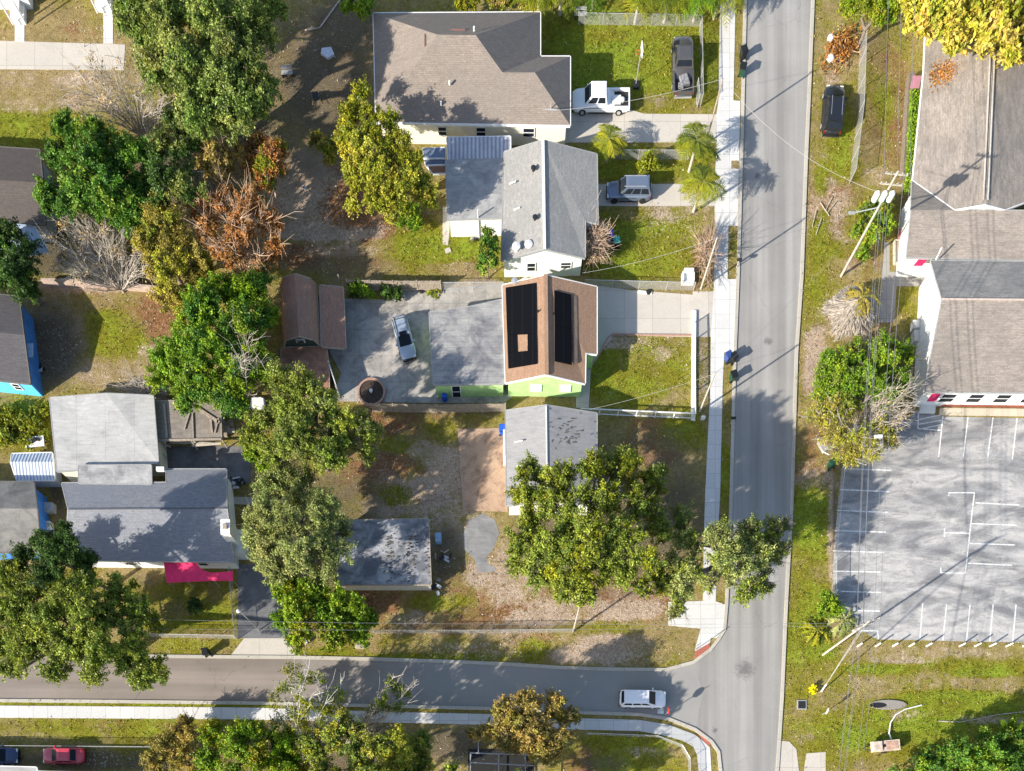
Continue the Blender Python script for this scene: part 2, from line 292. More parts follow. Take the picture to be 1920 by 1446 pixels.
SOIL_SHADE = '600 150 100 140 .75|660 40 60 60 .75|560 300 60 60 .5|310 1110 140 55 .35|90 650 70 80 .8|350 320 110 60 1|480 250 40 60 .9|90 470 60 60 .8|740 850 90 70 .3|600 1000 100 110 .8|640 930 90 40 .6|1200 960 130 110 .9|1100 990 140 110 .8|1230 850 80 60 .45|860 770 120 12 .5|900 1175 150 8 .5|840 1395 80 25 .9|600 1400 200 50 .9|200 1425 180 22 .75|1120 1430 60 20 .5|840 1040 36 60 .7|110 900 18 60 1|1150 1100 90 30 .4|1200 1375 90 6 .6|640 500 120 30 .45|780 1220 100 16 .3|1640 700 80 70 .9|1580 800 60 50 .6|1565 1000 6 120 .8'  # dark yard patches: bare soil plus tree shade put into the ground colour
def soil_shade(X, Y):
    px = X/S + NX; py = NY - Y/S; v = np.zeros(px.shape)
    for q in SOIL_SHADE.split('|'):
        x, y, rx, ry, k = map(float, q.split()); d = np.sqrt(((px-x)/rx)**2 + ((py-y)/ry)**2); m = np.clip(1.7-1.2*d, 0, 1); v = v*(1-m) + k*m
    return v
SW = soil_shade(GX, GY).ravel(); a2 = me.attributes.new('soil', 'FLOAT_COLOR', 'POINT'); a2.data.foreach_set('color', np.stack([SW, SW, SW, np.ones_like(SW)], 1).astype(np.float32).ravel())  # this attribute holds both soil and the shade painted into the ground
gm, t, b = mk('ground_cover')
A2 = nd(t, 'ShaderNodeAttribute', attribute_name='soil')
A = nd(t, 'ShaderNodeAttribute', attribute_name='cover'); sp = nd(t, 'ShaderNodeSeparateColor'); t.links.new(A.outputs['Color'], sp.inputs[0])
n1 = noise(t, 0.45, 5, 0.6); n2 = noise(t, 2.2, 6, 0.7); n3 = noise(t, 9, 5, 0.8); n4 = noise(t, 3.1, 6, 0.75, dist=0.5)
n5 = noise(t, 1.4, 8, 0.8, dist=1.0); nl = [n1, noise(t, 0.33, 6, 0.65, vmap(t, 1, 1, 1, 1.1)), noise(t, 0.6, 6, 0.65, vmap(t, 1, 1, 1, 2.3)), noise(t, 0.8, 6, 0.7, vmap(t, 1, 1, 1, 0.4))]
def fz(ch, k1=1.0, k2=0.9, sharp=2.4):
    v = ma(t, 'ADD', ch, ma(t, 'MULTIPLY', ma(t, 'SUBTRACT', nl[0], 0.5), k1*1.5)); nl.append(nl.pop(0)); v = ma(t, 'ADD', v, ma(t, 'MULTIPLY', ma(t, 'SUBTRACT', n4 if k2 < 1.05 else n5, 0.5), k2*1.3))
    v = ma(t, 'ADD', v, ma(t, 'MULTIPLY', ma(t, 'SUBTRACT', n3, 0.5), 0.5)); v = ma(t, 'ADD', ma(t, 'MULTIPLY', ma(t, 'SUBTRACT', v, 0.5), sharp), 0.5)
    c = nd(t, 'ShaderNodeClamp'); t.links.new(v, c.inputs[0]); return c.outputs[0]
dry = ramp(t, n2, [(0.3, (0.23, 0.165, 0.065)), (0.7, (0.40, 0.31, 0.15))])
grn = ramp(t, n2, [(0.25, (0.115, 0.12, 0.011)), (0.5, (0.21, 0.195, 0.017)), (0.75, (0.34, 0.30, 0.04))])
dirt = ramp(t, n4, [(0.3, (0.28, 0.195, 0.13)), (0.7, (0.62, 0.49, 0.37))])
lit = ramp(t, n4, [(0.3, (0.13, 0.065, 0.03)), (0.5, (0.26, 0.13, 0.06)), (0.75, (0.36, 0.25, 0.15))])
viv = ramp(t, n2, [(0.3, (0.12, 0.17, 0.01)), (0.7, (0.29, 0.35, 0.035))])
grn = mix(t, fz(ma(t, 'SUBTRACT', sp.outputs[0], 0.42), 0.8, 0.8, 2.0), grn, viv)
c = mix(t, fz(sp.outputs[0]), dry, grn); c = mix(t, fz(sp.outputs[2], 0.8, 1.3), c, lit); c = mix(t, fz(sp.outputs[1]), c, dirt)
c = mix(t, ma(t, 'MULTIPLY', fz(A2.outputs['Fac'], 0.7, 1.0, 2.0), 0.85), c, ramp(t, n4, [(0.3, (0.07, 0.058, 0.042)), (0.5, (0.12, 0.10, 0.07)), (0.75, (0.22, 0.17, 0.115))]))  # dark soil tone, doubling as painted shade under the trees
c = mix(t, 1.0, c, ramp(t, n3, [(0.3, 0.42), (0.5, 1.1), (0.7, 1.9)]), 'MULTIPLY')
c = mix(t, 1.0, c, ramp(t, n1, [(0.3, 0.82), (0.7, 1.15)]), 'MULTIPLY')
c = mix(t, 1.0, c, ramp(t, noise(t, 24, 2, 0.6), [(0.25, 0.75), (0.75, 1.25)]), 'MULTIPLY')
vo = nd(t, 'ShaderNodeTexVoronoi'); vo.inputs['Scale'].default_value = 3.6; t.links.new(co(t), vo.inputs['Vector'])
spk = ma(t, 'LESS_THAN', vo.outputs['Distance'], ma(t, 'MULTIPLY', ma(t, 'MULTIPLY', A.outputs['Alpha'], 0.42), ramp(t, n1, [(0.3, 0.2), (0.6, 1.0)])))
c = mix(t, ma(t, 'MULTIPLY', spk, 0.75), c, (0.52, 0.48, 0.42))
vd = nd(t, 'ShaderNodeTexVoronoi'); vd.inputs['Scale'].default_value = 2.7; t.links.new(co(t), vd.inputs['Vector'])
dsp = ma(t, 'LESS_THAN', vd.outputs['Distance'], ma(t, 'MULTIPLY', ma(t, 'MULTIPLY', A.outputs['Alpha'], 0.4), ramp(t, n4, [(0.4, 0.1), (0.6, 1.0)])))
c = mix(t, ma(t, 'MULTIPLY', dsp, 0.6), c, (0.06, 0.06, 0.04))
t.links.new(c, b.inputs['Base Color']); b.inputs['Roughness'].default_value = 0.95; b.inputs['Specular IOR Level'].default_value = 0.1
bump(t, b, n3, 1.0, 0.25)
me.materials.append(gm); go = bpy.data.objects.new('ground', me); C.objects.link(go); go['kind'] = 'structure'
# roads, kerbs, pavements
ASPH = roadmat('asphalt_road', (0.29, 0.278, 0.26), 'y'); ASPHX = roadmat('asphalt_side_road', (0.235, 0.198, 0.168), 'x')
WALK = concrete('pale_concrete', (0.55, 0.54, 0.515), 1.55, 1.55, 0.05); KERBM = concrete('kerb_concrete', (0.42, 0.39, 0.33), 3, 3, 0.12)
DRIVE = concrete('driveway_concrete', (0.47, 0.43, 0.37), 3.0, 3.0, 0.10); OLDC = concrete('stained_concrete', (0.33, 0.32, 0.30), 3.0, 2.6, 0.3, slo=0.42)
PATIO = concrete('patio_concrete', (0.40, 0.37, 0.33), 2.8, 2.8, 0.38, sdark=(0.13, 0.128, 0.125), slo=0.40)
RED = concrete('red_tactile', (0.40, 0.13, 0.09), 0.3, 0.3, 0.1)
roadW = [(1434,-1500),(1402,-200),(1397,0),(1391,260),(1384,500),(1377,680),(1370,950),(1362,1134),(1358,1181),(1347,1199),(1331,1219),(1300,1242)]
swT = [(1248,1256),(1137,1255),(1051,1252),(960,1246),(850,1241),(700,1236),(560,1233),(320,1231),(0,1230),(-1500,1224)]
swB = [(-1500,1300),(0,1314),(250,1316),(500,1319),(756,1325),(922,1329),(1079,1336),(1198,1340),(1253,1348),(1303,1368),(1333,1390),(1347,1410),(1351,1446),(1353,1600),(1330,3000)]
roadE = [(1405,3000),(1453,1600),(1457,1446),(1466,1309),(1474,1129),(1484,955),(1493,664),(1503,520),(1511,304),(1518,150),(1524,0),(1532,-200),(1590,-1500)]
slab('road', roadW + [(1318,1300)] + [(1303,1368),(1333,1390),(1347,1410),(1351,1446),(1353,1600),(1330,3000)] + roadE, ASPH, 0.02)
slab('side_road', [(1318,1300),(1300,1242)] + swT + swB[:-5], ASPHX, 0.016)
KN = {'a': ('kerb', roadW + swT), 'b': ('kerb', swB), 'c': ('kerb', roadE)}
for k, (n, pl) in KN.items():
    pts = P(pl); L_, R_ = [], []
    for i in range(len(pts)):
        d0 = (pts[i]-pts[max(0, i-1)]); d1 = (pts[min(len(pts)-1, i+1)]-pts[i]); d0 = d0 if d0.length > 0 else d1; d1 = d1 if d1.length > 0 else d0
        d = (d0.normalized()+d1.normalized()).normalized(); nn = Vector((-d.y, d.x, 0))*0.17; L_.append(pts[i]+nn); R_.append(pts[i]-nn)
    o = MB().prism(L_ + R_[::-1], -0.05, 0.12).build(n, KERBM); o['kind'] = 'structure'
slab('pavement', [(1372,-1500),(1352,-200),(1350,0),(1347,190),(1343,216),(1344,275),(1340,343),(1340,420),(1338,547),(1333,632),(1332,720),(1322,930),(1320,1000),(1318,1127),(1253,1129),(1253,1173),(1314,1179),(1303,1218),(1309,1232),(1330,1209),(1333,1196),(1344,1197),(1355,1181),(1359,1134),(1342,1128),(1346,1000),(1350,930),(1355,720),(1358,660),(1374,680),(1381,524),(1364,524),(1366,424),(1383,424),(1388,190),(1375,189),(1379,0),(1380,-200),(1400,-1500)], WALK, 0.045)
slab('pavement', [(-1500,1312),(0,1323),(470,1327),(729,1335),(909,1339),(1079,1347),(1198,1350),(1253,1359),(1303,1378),(1316,1388),(1331,1402),(1334,1446),(1336,1600),(1312,3000),(1288,3000),(1312,1600),(1310,1446),(1307,1415),(1300,1400),(1280,1389),(1240,1378),(1198,1371),(1079,1368),(909,1359),(729,1355),(470,1349),(0,1346),(-1500,1335)], WALK, 0.045)
slab('tactile_paving', [(1304,1221),(1330,1206),(1331,1216),(1302,1240)], RED, 0.055)
slab('tactile_paving', [(1304,1370),(1314,1369),(1332,1388),(1331,1401),(1314,1384)], RED, 0.055)
slab('verge', [(1371,302),(1387,302),(1387,317),(1371,317)], gm, 0.05)
slab('driveway', [(1055,268),(1059,213),(1180,206),(1208,214),(1343,215),(1343,268),(1272,267)], DRIVE, 0.035)
slab('driveway', [(1121,346),(1341,345),(1341,387),(1121,387)], DRIVE, 0.035)
slab('driveway', [(1110,535),(1187,545),(1299,553),(1299,547),(1338,547),(1333,632),(1299,632),(1150,629),(1135,648),(1108,690),(1104,765),(1080,765),(1080,700),(1110,680)], DRIVE, 0.035)
slab('patio', [(612,560),(725,562),(726,545),(850,540),(945,530),(960,560),(960,745),(945,756),(800,756),(620,752),(640,700),(612,650)], PATIO, 0.03)
slab('path', [(830,388),(843,388),(843,430),(840,460),(830,458)], DRIVE, 0.02)
slab('brown_slab', [(858,805),(945,803),(952,960),(868,957)], concrete('brown_slab', (0.42, 0.29, 0.195), 30, 30, 0.4, sdark=(0.14, 0.08, 0.055), slo=0.45), 0.05)
slab('road_patch', [(880,975),(905,963),(928,975),(936,1000),(925,1030),(912,1045),(915,1058),(930,1065),(925,1073),(896,1073),(890,1050),(870,1030),(866,1005)], flatroof('gravel_patch', (0.25, 0.245, 0.235), (0.15, 0.15, 0.15), 0.4, 0.7), 0.012)
slab('path', [(-250,75),(0,77),(235,84),(232,132),(0,130),(-250,128)], OLDC if False else DRIVE, 0.03)
slab('path', [(436,932),(520,934),(520,948),(436,946)], DRIVE, 0.06)
slab('path', [(28,46),(46,46),(46,79),(28,79)], WALK, 0.034); slab('path', [(194,20),(212,20),(212,82),(194,82)], WALK, 0.034)
slab('driveway', [(446,1058),(500,1060),(545,1100),(545,1197),(446,1197)], flatroof('old_asphalt', (0.16, 0.16, 0.165), (0.07, 0.07, 0.075)), 0.02)
slab('driveway', [(458,1197),(540,1197),(555,1231),(432,1230)], DRIVE, 0.035)
slab('patio', [(300,838),(470,836),(470,905),(425,905),(420,882),(300,882)], flatroof('old_patio', (0.17, 0.165, 0.17), (0.06, 0.06, 0.06)), 0.03)
LOTM, t, b = mk('parking_asphalt')
c = mix(t, ramp(t, noise(t, 0.22, 5, 0.6, vmap(t, 0.55, 1.3, 1, -0.6), 1.6), [(0.38, 0.0), (0.6, 1.0)]), (0.18, 0.178, 0.178), (0.44, 0.42, 0.395))
c = mix(t, ramp(t, noise(t, 0.9, 7, 0.72, vmap(t, 0.5, 1.4, 1, -0.6), 1.5), [(0.46, 0.0), (0.68, 0.7)]), c, (0.13, 0.132, 0.14))
wv = nd(t, 'ShaderNodeTexWave', wave_type='RINGS', rings_direction='Z'); wv.inputs['Scale'].default_value = 0.16; wv.inputs['Distortion'].default_value = 3.5; wv.inputs['Detail'].default_value = 3
mp = nd(t, 'ShaderNodeMapping'); mp.inputs['Location'].default_value = (-48, -25, 0); t.links.new(co(t), mp.inputs['Vector']); t.links.new(mp.outputs[0], wv.inputs['Vector'])
c = mix(t, ma(t, 'MULTIPLY', ramp(t, wv.outputs['Fac'], [(0.75, 0.0), (0.95, 1.0)]), 0.28), c, (0.36, 0.36, 0.355))
c = mix(t, 1.0, c, ramp(t, noise(t, 6, 6, 0.8), [(0.25, 0.74), (0.75, 1.2)]), 'MULTIPLY')
t.links.new(c, b.inputs['Base Color']); b.inputs['Roughness'].default_value = 0.85
lot = slab('parking_lot', [(1578,878),(1640,830),(1690,790),(1722,768),(1765,781),(2010,787),(2010,1207),(1920,1205),(1645,1199),(1610,1180),(1562,1150),(1563,1060),(1567,990)], LOTM, 0.02)
PAINT = plain('line_paint', (0.62, 0.62, 0.60), 0.6, 0, 0.4, 4)
LN = '''1722 772 1721 804|1721 804 1764 807|1721 787 1766 778|1721 796 1765 788|1730 804 1766 796|1768 780 1760 857|1815 782 1806 858|1862 783 1852 858|1907 784 1898 862|1583 879 1671 882|1575 918 1667 922|1569 957 1665 961|1565 995 1661 998|1562 1033 1658 1036|1562 1071 1656 1073|1576 1109 1652 1111|1564 1144 1650 1146|1779 924 1827 924|1779 924 1779 930|1827 924 1810 1075|1764 1074 1810 1075|1764 1064 1764 1074|1772 999 1817 1000|1771 991 1771 1007|1829 943 1911 947|1822 982 1907 985|1818 1019 1903 1022|1812 1056 1897 1060|1730 1132 1725 1199|1775 1133 1768 1201|1819 1134 1812 1202|1862 1134 1856 1203|1905 1134 1899 1204|1565 1183 1646 1183|1646 1183 1647 1199'''
for i, q in enumerate(LN.split('|')):
    x0, y0, x1, y1 = map(float, q.split()); MB().beam(at(x0, y0, 0.02), at(x1, y1, 0.02), 0.12, 0.005 + 0.0006*(i % 5)).build('painted_line', PAINT, lot)
CHW = concrete('church_walk', (0.30, 0.285, 0.265), 2, 2, 0.2)
slab('path', [(1658,455),(1668,455),(1668,510),(1680,510),(1680,505),(1735,505),(1735,537),(1681,537),(1676,605),(1648,605)], CHW, 0.03)
slab('path', [(1762,765),(2010,768),(2010,782),(1760,779)], concrete('beige_walk', (0.5, 0.44, 0.34), 3, 3, 0.05), 0.05)
slab('driveway', [(1462,1389),(1480,1391),(1493,1405),(1498,1446),(1500,1600),(1458,1600)], DRIVE, 0.035)
slab('driveway', [(1512,1413),(1548,1410),(1548,1600),(1505,1600),(1508,1440)], DRIVE, 0.03)
slab('stop_line', [(1233,1322),(1244,1322),(1244,1339),(1233,1338)], PAINT, 0.03)
# ---------------------------------------------------------------- buildings
def inset(poly, d):
    n = len(poly); a = sum(poly[i].x*poly[(i+1) % n].y - poly[(i+1) % n].x*poly[i].y for i in range(n))
    if a < 0: poly = poly[::-1]
    out = []
    for i in range(n):
        p0, p1, p2 = poly[i-1], poly[i], poly[(i+1) % n]
        d1 = (p1-p0).to_2d().normalized(); d2 = (p2-p1).to_2d().normalized()
        n1 = Vector((-d1.y, d1.x)); n2 = Vector((-d2.y, d2.x)); m = (n1+n2); k = d/max(0.3, 1+n1.dot(n2)); out.append(Vector((p1.x + m.x*k, p1.y + m.y*k, 0)))
    return out
def roof_part(par, V, F, roofmat, fasmat, th=0.2, name='roof'):
    W = {k: at(*v) for k, v in V.items()}; mb = MB(); edges = {}
    for f in F:
        pts = [W[k] for k in f]; nrm = Vector((0, 0, 0))
        for i in range(len(pts)): nrm += pts[i].cross(pts[(i+1) % len(pts)])
        if nrm.z < 0: f = f[::-1]; pts = pts[::-1]
        mb.add(pts, [tuple(range(len(pts)))])
        for i in range(len(f)):
            e = (f[i], f[(i+1) % len(f)])
            if (e[1], e[0]) in edges: del edges[(e[1], e[0])]
            else: edges[e] = 1
    o = mb.build(name, roofmat, par); fb = MB()
    for a, b_ in edges:
        p, q = W[a], W[b_]; d = (q-p).to_2d().normalized(); out = Vector((d.y, -d.x, 0))*0.09; dn = Vector((0, 0, -th)); up = Vector((0, 0, 0.015))
        vs = [p+dn, q+dn, q+dn+out, p+dn+out, p+up, q+up, q+up+out, p+up+out]
        fb.add(vs, [(0,3,2,1), (4,5,6,7), (3,7,6,2), (0,1,5,4), (0,4,7,3), (1,2,6,5)])
    fb.build('fascia', fasmat, o); return o, W
GFAS = plain('grey_fascia', (0.3, 0.3, 0.29), 0.6)
DFAS = plain('dark_fascia', (0.12, 0.11, 0.1), 0.7)
def walls(par, foot, z1, mat, gables=(), W=None, name='wall'):
    mb = MB().prism(foot, 0, z1)
    cen = sum(foot, Vector())/len(foot)
    for a, p, b_ in gables:
        A, Pk, B = (W[k].copy() for k in (a, p, b_))
        d = (B-A); d.z = 0; L = d.length; d.normalize(); nn = Vector((-d.y, d.x, 0))
        if nn.dot(cen-A) < 0: nn = -nn
        q = [A + d*0.35, Pk, B - d*0.35]; q = [v + nn*0.3 for v in q]
        q[0].z = q[2].z = z1 - 0.01; q[1].z = Pk.z - 0.22
        mb.add(q + [v + nn*0.15 for v in q], [(0,1,2), (5,4,3), (0,3,4,1), (1,4,5,2), (2,5,3,0)])
    return mb.build(name, mat, par)
FRAME = WHITE
def window(par, A, B, tt, wd, z0, z1, mat=None, pane=None, name='window'):
    d = (B-A); d.z = 0; d.normalize(); c = A.lerp(B, tt); nn = Vector((d.y, -d.x, 0)); 
    rz = math.atan2(d.y, d.x); c = c + nn*0.03
    zc = (z0+z1)/2; mb = MB(); hgt = z1-z0
    for s_ in (-1, 1): mb.box((c.x + d.x*s_*wd/2, c.y + d.y*s_*wd/2, zc), (0.1, 0.1, hgt+0.1), rz)
    for zz in (z0, zc, z1): mb.box((c.x, c.y, zz), (wd-0.1, 0.09, 0.09), rz)
    f = mb.build(name, mat or WHITE, par); MB().box((c.x, c.y, zc), (wd-0.05, 0.06, hgt-0.04), rz).build('pane', pane or GLASS, f)
    return f
def house(name, label, cat, V, F, footk, ez, roofmat, wallmat, gables=(), over=0.3, fas=None, foot=None):
    pts = [at(*V[k]) for k in footk] if foot is None else foot
    cen = sum(pts, Vector())/len(pts); cen.z = 0
    par = thing(name, label, cat, cen); r, W = roof_part(par, V, F, roofmat, fas or WHITE)
    ft = inset([Vector((p.x, p.y, 0)) for p in pts], over); walls(par, ft, ez-0.12, wallmat, gables, W)
    return par, ft, r, W
def south(ft):    # the most southern wall edge, west to east
    n = len(ft); best = min(range(n), key=lambda i: (ft[i].y + ft[(i+1) % n].y) - 0.2*abs(ft[i].x-ft[(i+1) % n].x))
    A, B = ft[best], ft[(best+1) % n]; return (A, B) if A.x < B.x else (B, A)
def along(mb, a, b_, wd, ht): mb.beam(a, b_, wd, ht)
# beige hip-roofed house
PINK = shingle('pinkish_shingles', (0.25, 0.208, 0.175), (0.21, 0.18, 0.155), 0, 0.15)
V = dict(a=(700,25,2.9), b=(1013,23,2.9), c=(1013,106,2.9), d=(1069,106,2.9), e=(1069,235,2.9), f=(705,229,2.9), g=(820,65,6.27), h=(892,66,6.27), i=(942,136,4.84), j=(1003,136,4.84))
hs, ft, rf, W = house('house', 'cream house with big pinkish-tan hip roof beside the white pickup', 'house', V, ['abhg', 'agf', 'hbci', 'icdj', 'jde', 'fghije'], 'abcdef', 2.9, PINK, OFFW, over=0.4)
A, B = south(ft)
for tt, wd in ((0.33, 0.9), (0.54, 1.0), (0.8, 1.2)): window(hs, A, B, tt, wd, 1.1, 2.1)
mb = MB()
for (x0, y0, x1, y1) in ((797,66,797,88), (823,86,846,86), (846,78,846,86), (868,88,896,88), (893,82,896,88), (846,58,872,58)): MB().beam(at(x0,y0,5.6), at(x1,y1,5.6), 0.14, 0.14).build('roof_vent', plain('vent_brown', (0.2, 0.11, 0.09)), rf)
for x, y, z in ((889,56,6.0), (827,196,3.7), (843,157,4.6)): MB().lathe(at(x,y,z)-Vector((0,0,0.1)), [(0.09,0),(0.09,0.4)], 8).build('vent_pipe', WHITE, rf)
MB().path([at(1033,208,3.3)+Vector((0,0,v)) for v in (0,0.9)], 0.05).tube(at(1033,205,4.1)-Vector((0.6,0,0)), at(1033,205,4.1)+Vector((0.6,0,0)), 0.04).build('antenna', STEEL, rf)
# white house with grey gable roof
GREY = flatroof('grey_shingles', (0.29, 0.285, 0.275), (0.17, 0.17, 0.17), 0.5, 0.85); GREYD = shingle('dark_grey_shingles', (0.25, 0.25, 0.25), (0.2, 0.2, 0.2), math.pi/2)
PALEG = shingle('pale_grey_shingles', (0.31, 0.3, 0.28), (0.25, 0.245, 0.235), math.pi/2, 0.12)
V = dict(n=(1018,263,4.2), s=(1021,466,4.2), w=(945,285,2.8), v=(940,488,2.8), e=(1119,289,2.8), f=(1121,418,2.8), g=(1097,414,3.1), h=(1097,483,2.95))
hs, ft, rf, W = house('house', 'white house with pale grey gable roof above the silver SUV', 'house', V, ['nsvw', 'nefghs'], 'wefghv', 2.8, PALEG, WHITE, [('v','s','h'), ('w','n','e')], 0.28, GFAS)
A, B = south(ft); window(hs, A, B, 0.35, 0.9, 0.9, 2.0); window(hs, A, B, 0.8, 1.1, 1.2, 2.0)
MB().beam(at(1018,262,4.24), at(1021,467,4.24), 0.28, 0.06).build('ridge_cap', WHITE, rf)
for x, y in ((1000,320),(1003,412)): MB().lathe(at(x,y,3.9)-Vector((0,0,0.1)), [(0.12,0),(0.12,0.35),(0.26,0.38),(0.26,0.5),(0.05,0.55)], 12).build('turbine_vent', DARK, rf)
for x, y in ((968,467),(991,463)): MB().lathe(at(x,y,3.5)-Vector((0,0,0.2)), [(0.2,0),(0.2,0.5),(0.42,0.52),(0.42,0.62),(0.1,0.7)], 14).build('vent_cap', WHITE, rf)
for x, y in ((962,342),(970,391)): MB().tube(at(x-7,y+3,3.25), at(x+5,y-2,3.5), 0.07).build('vent_pipe', WHITE, rf)
FLATG = flatroof('grey_flat_roof', (0.38, 0.37, 0.35), (0.2, 0.2, 0.2), 0.4, 0.7, 0)
def flat(par, pts, z, rmat, wmat, over=0.15, fas=None, name='annex_roof', wname='annex_wall'):
    V = {chr(97+i): (p[0], p[1], z if len(p) < 3 else p[2]) for i, p in enumerate(pts)}; ks = ''.join(V)
    r, W = roof_part(par, V, [ks], rmat, fas or WHITE, 0.15, name); ft = inset([Vector((W[k].x, W[k].y, 0)) for k in ks], over)
    if wmat: walls(par, ft, z-0.14, wmat, name=wname)
    return r, ft
r, fa = flat(hs, [(836,301),(946,298),(943,408),(840,411)], 2.6, FLATG, WHITE, fas=GFAS); A, B = south(fa)
MB().tube(A.lerp(B,0.55)+Vector((0,-0.1,0)), A.lerp(B,0.55)+Vector((0,-0.1,3.6)), 0.07).build('service_mast', WHITE, hs)
r, fa = flat(hs, [(838,258),(957,256),(957,297),(840,299)], 2.45, metalroof('corrugated_awning', (0.5,0.5,0.54), 0.42, 0), None, name='awning')
flat(hs, [(793,279),(835,277),(835,296),(795,296)], 2.2, plain('blue_grey_sheet', (0.16,0.2,0.27), 0.5), None, name='awning')
flat(hs, [(796,297),(835,298),(835,308),(798,309)], 2.1, plain('blue_sheet', (0.1,0.12,0.17), 0.5), None, name='awning')
flat(hs, [(800,310),(835,310),(836,324),(812,325)], 2.0, plain('rusty_sheet', (0.24,0.12,0.07), 0.7), None, name='awning')
# green house with solar panels
BRN = shingle('tan_brown_shingles', (0.33, 0.205, 0.135), (0.30, 0.19, 0.12), math.pi/2, 0.12, 0.16)
LIME = plain('lime_green_wall', (0.40, 0.62, 0.25), 0.7, 0, 0.16, 1.6)
V = dict(n=(1023,516,4.25), s=(1025,702,4.25), w=(942,535,2.8), v=(948,718,2.8), e=(1119,538,2.8), f=(1119,664,2.8), g=(1098,662,3.1), h=(1097,719,2.9))
hs, ft, rf, W = house('house', 'lime green house with tan roof carrying black solar panels', 'house', V, ['nsvw', 'nefghs'], 'wefghv', 2.8, BRN, LIME, [('v','s','h'), ('w','n','e')], 0.28)
A, B = south(ft)
for tt in (0.38, 0.78): window(hs, A, B, tt, 1.1, 1.0, 2.1, pane=WHITE)
MB().beam(at(1023,515,4.28), at(1025,703,4.28), 0.4, 0.07).build('ridge_cap', BRN, rf)
def ontri(x, y, p, q, r_):       # height of the roof plane p q r seen at photo pixel x y
    a, b_, c_ = (at(*v) for v in (p, q, r_)); nn = (b_-a).cross(c_-a); o = Vector((0,0,H)); d = at(x,y,0)-o; k = nn.dot(a-o)/nn.dot(d); return o + d*k
WS = (V['n'], V['s'], V['v']); ES = (V['n'], V['s'], V['e'])
def panel(par, pts, pl, mat, name='solar_panel', lift=0.1):
    q = [ontri(x, y, *pl) + Vector((0,0,0.03)) for x, y in pts]; n = len(q); up = Vector((0,0,lift))
    return MB().add(q + [v+up for v in q], [tuple(range(n))[::-1], tuple(range(n, 2*n))] + [(i, (i+1) % n, n+(i+1) % n, n+i) for i in range(n)]).build(name, mat, par)
SOL, t, b = mk('solar_black')
br = nd(t, 'ShaderNodeTexBrick'); br.offset = 0; t.links.new(co(t), br.inputs['Vector'])
for k, x in (('Scale', 1.0), ('Mortar Size', 0.015), ('Brick Width', 1.05), ('Row Height', 40)): br.inputs[k].default_value = x
br.inputs['Color1'].default_value = (0.003,0.0035,0.005,1); br.inputs['Color2'].default_value = (0.004,0.0045,0.006,1); br.inputs['Mortar'].default_value = (0.016,0.016,0.018,1)
t.links.new(br.outputs['Color'], b.inputs['Base Color']); b.inputs['Roughness'].default_value = 0.7; b.inputs['Specular IOR Level'].default_value = 0.08
for pts in ([(948,541),(1005,532),(1006,600),(950,607)], [(950,607.6),(1006,600.6),(1006,627),(951,629)], [(951,629.6),(969,629),(970,661),(952,662)], [(989,628),(1006,627.6),(1007,657),(989,660)], [(952,663),(1007,658),(1007,683),(953,692)]): panel(rf, pts, WS, SOL)
for pts in ([(1039,546),(1071,554),(1072,619),(1040,612)], [(1040,612.6),(1072,619.6),(1072,685),(1040,678)]): panel(rf, pts, ES, SOL)
panel(rf, [(1082,556),(1074,553),(1075,685),(1083,680)], ES, shingle('streaked_shingles', (0.22,0.16,0.12), (0.14,0.11,0.09), math.pi/2), 'stained_shingle_strip', 0.004)
for x, y in ((1009,585),(1037,589)): MB().lathe(at(x,y,4.0)-Vector((0,0,0.1)), [(0.08,0),(0.08,0.35)], 8).build('vent_pipe', DARK, rf)
MB().tube(at(970,528,3.4), at(990,518,3.9), 0.05).lathe(at(965,527,3.3)-Vector((0,0,.1)), [(0.3,0),(0.35,0.15),(0.1,0.2)], 12).build('satellite_dish', STEEL, rf)
PORCH = flatroof('streaked_grey_roof', (0.34, 0.33, 0.31), (0.13, 0.13, 0.145), 0.4, 0.66, 0.6)
r, fa = flat(hs, [(805,586),(878,576),(941,562),(946,719),(813,721)], 2.6, PORCH, LIME, fas=GFAS); A, B = south(fa); window(hs, A, B, 0.3, 0.9, 0.1, 2.1, WHITE, name='door')
# lower grey house
V = dict(n=(1025,760,3.95), s=(1026,937,3.95), w=(948,770,2.8), v=(950,948,2.8), e=(1119,775,2.8), h=(1119,948,2.8))
hs, ft, rf, W = house('house', 'white house with plain grey gable roof half under the big oak', 'house', V, ['nsvw', 'nehs'], 'wehv', 2.8, flatroof('smooth_grey_roof', (0.28,0.275,0.27), (0.2,0.2,0.2), 0.5, 0.8), WHITE, [('v','s','h'), ('w','n','e')], 0.25, GFAS)
MB().beam(at(1024,762,3.99), at(1026,937,3.99), 0.12, 0.06).build('ridge_cap', WHITE, rf)
for x, y in ((975,827),(978,872)): MB().tube(at(x-10,y+2,3.2), at(x+5,y-1,3.6), 0.06).build('vent_pipe', WHITE, rf)
mb = MB()
for k in range(46):
    x, y = random.gauss(1065, 18), random.gauss(812, 18)
    if k > 50: x, y = random.uniform(1035,1100), random.uniform(780,850)
    c_ = ontri(x, y, V['n'], V['s'], V['e']); a_ = random.uniform(-0.3, 0.5)*1.6 + (1.57 if random.random() < .5 else 0); d = Vector((math.cos(a_), math.sin(a_), 0))*random.uniform(0.05,0.18); mb.beam(c_-d+Vector((0,0,.02)), c_+d+Vector((0,0,.02)), random.uniform(.05,.12), 0.02)
mb.build('fallen_leaf_litter', plain('dark_litter', (0.10,0.09,0.075), .9, 0, .4, 5), rf)['kind'] = 'stuff'
MB().box(at(948,840,1.2), (0.5,2.6,2.4)).build('porch_wall', WHITE, hs)
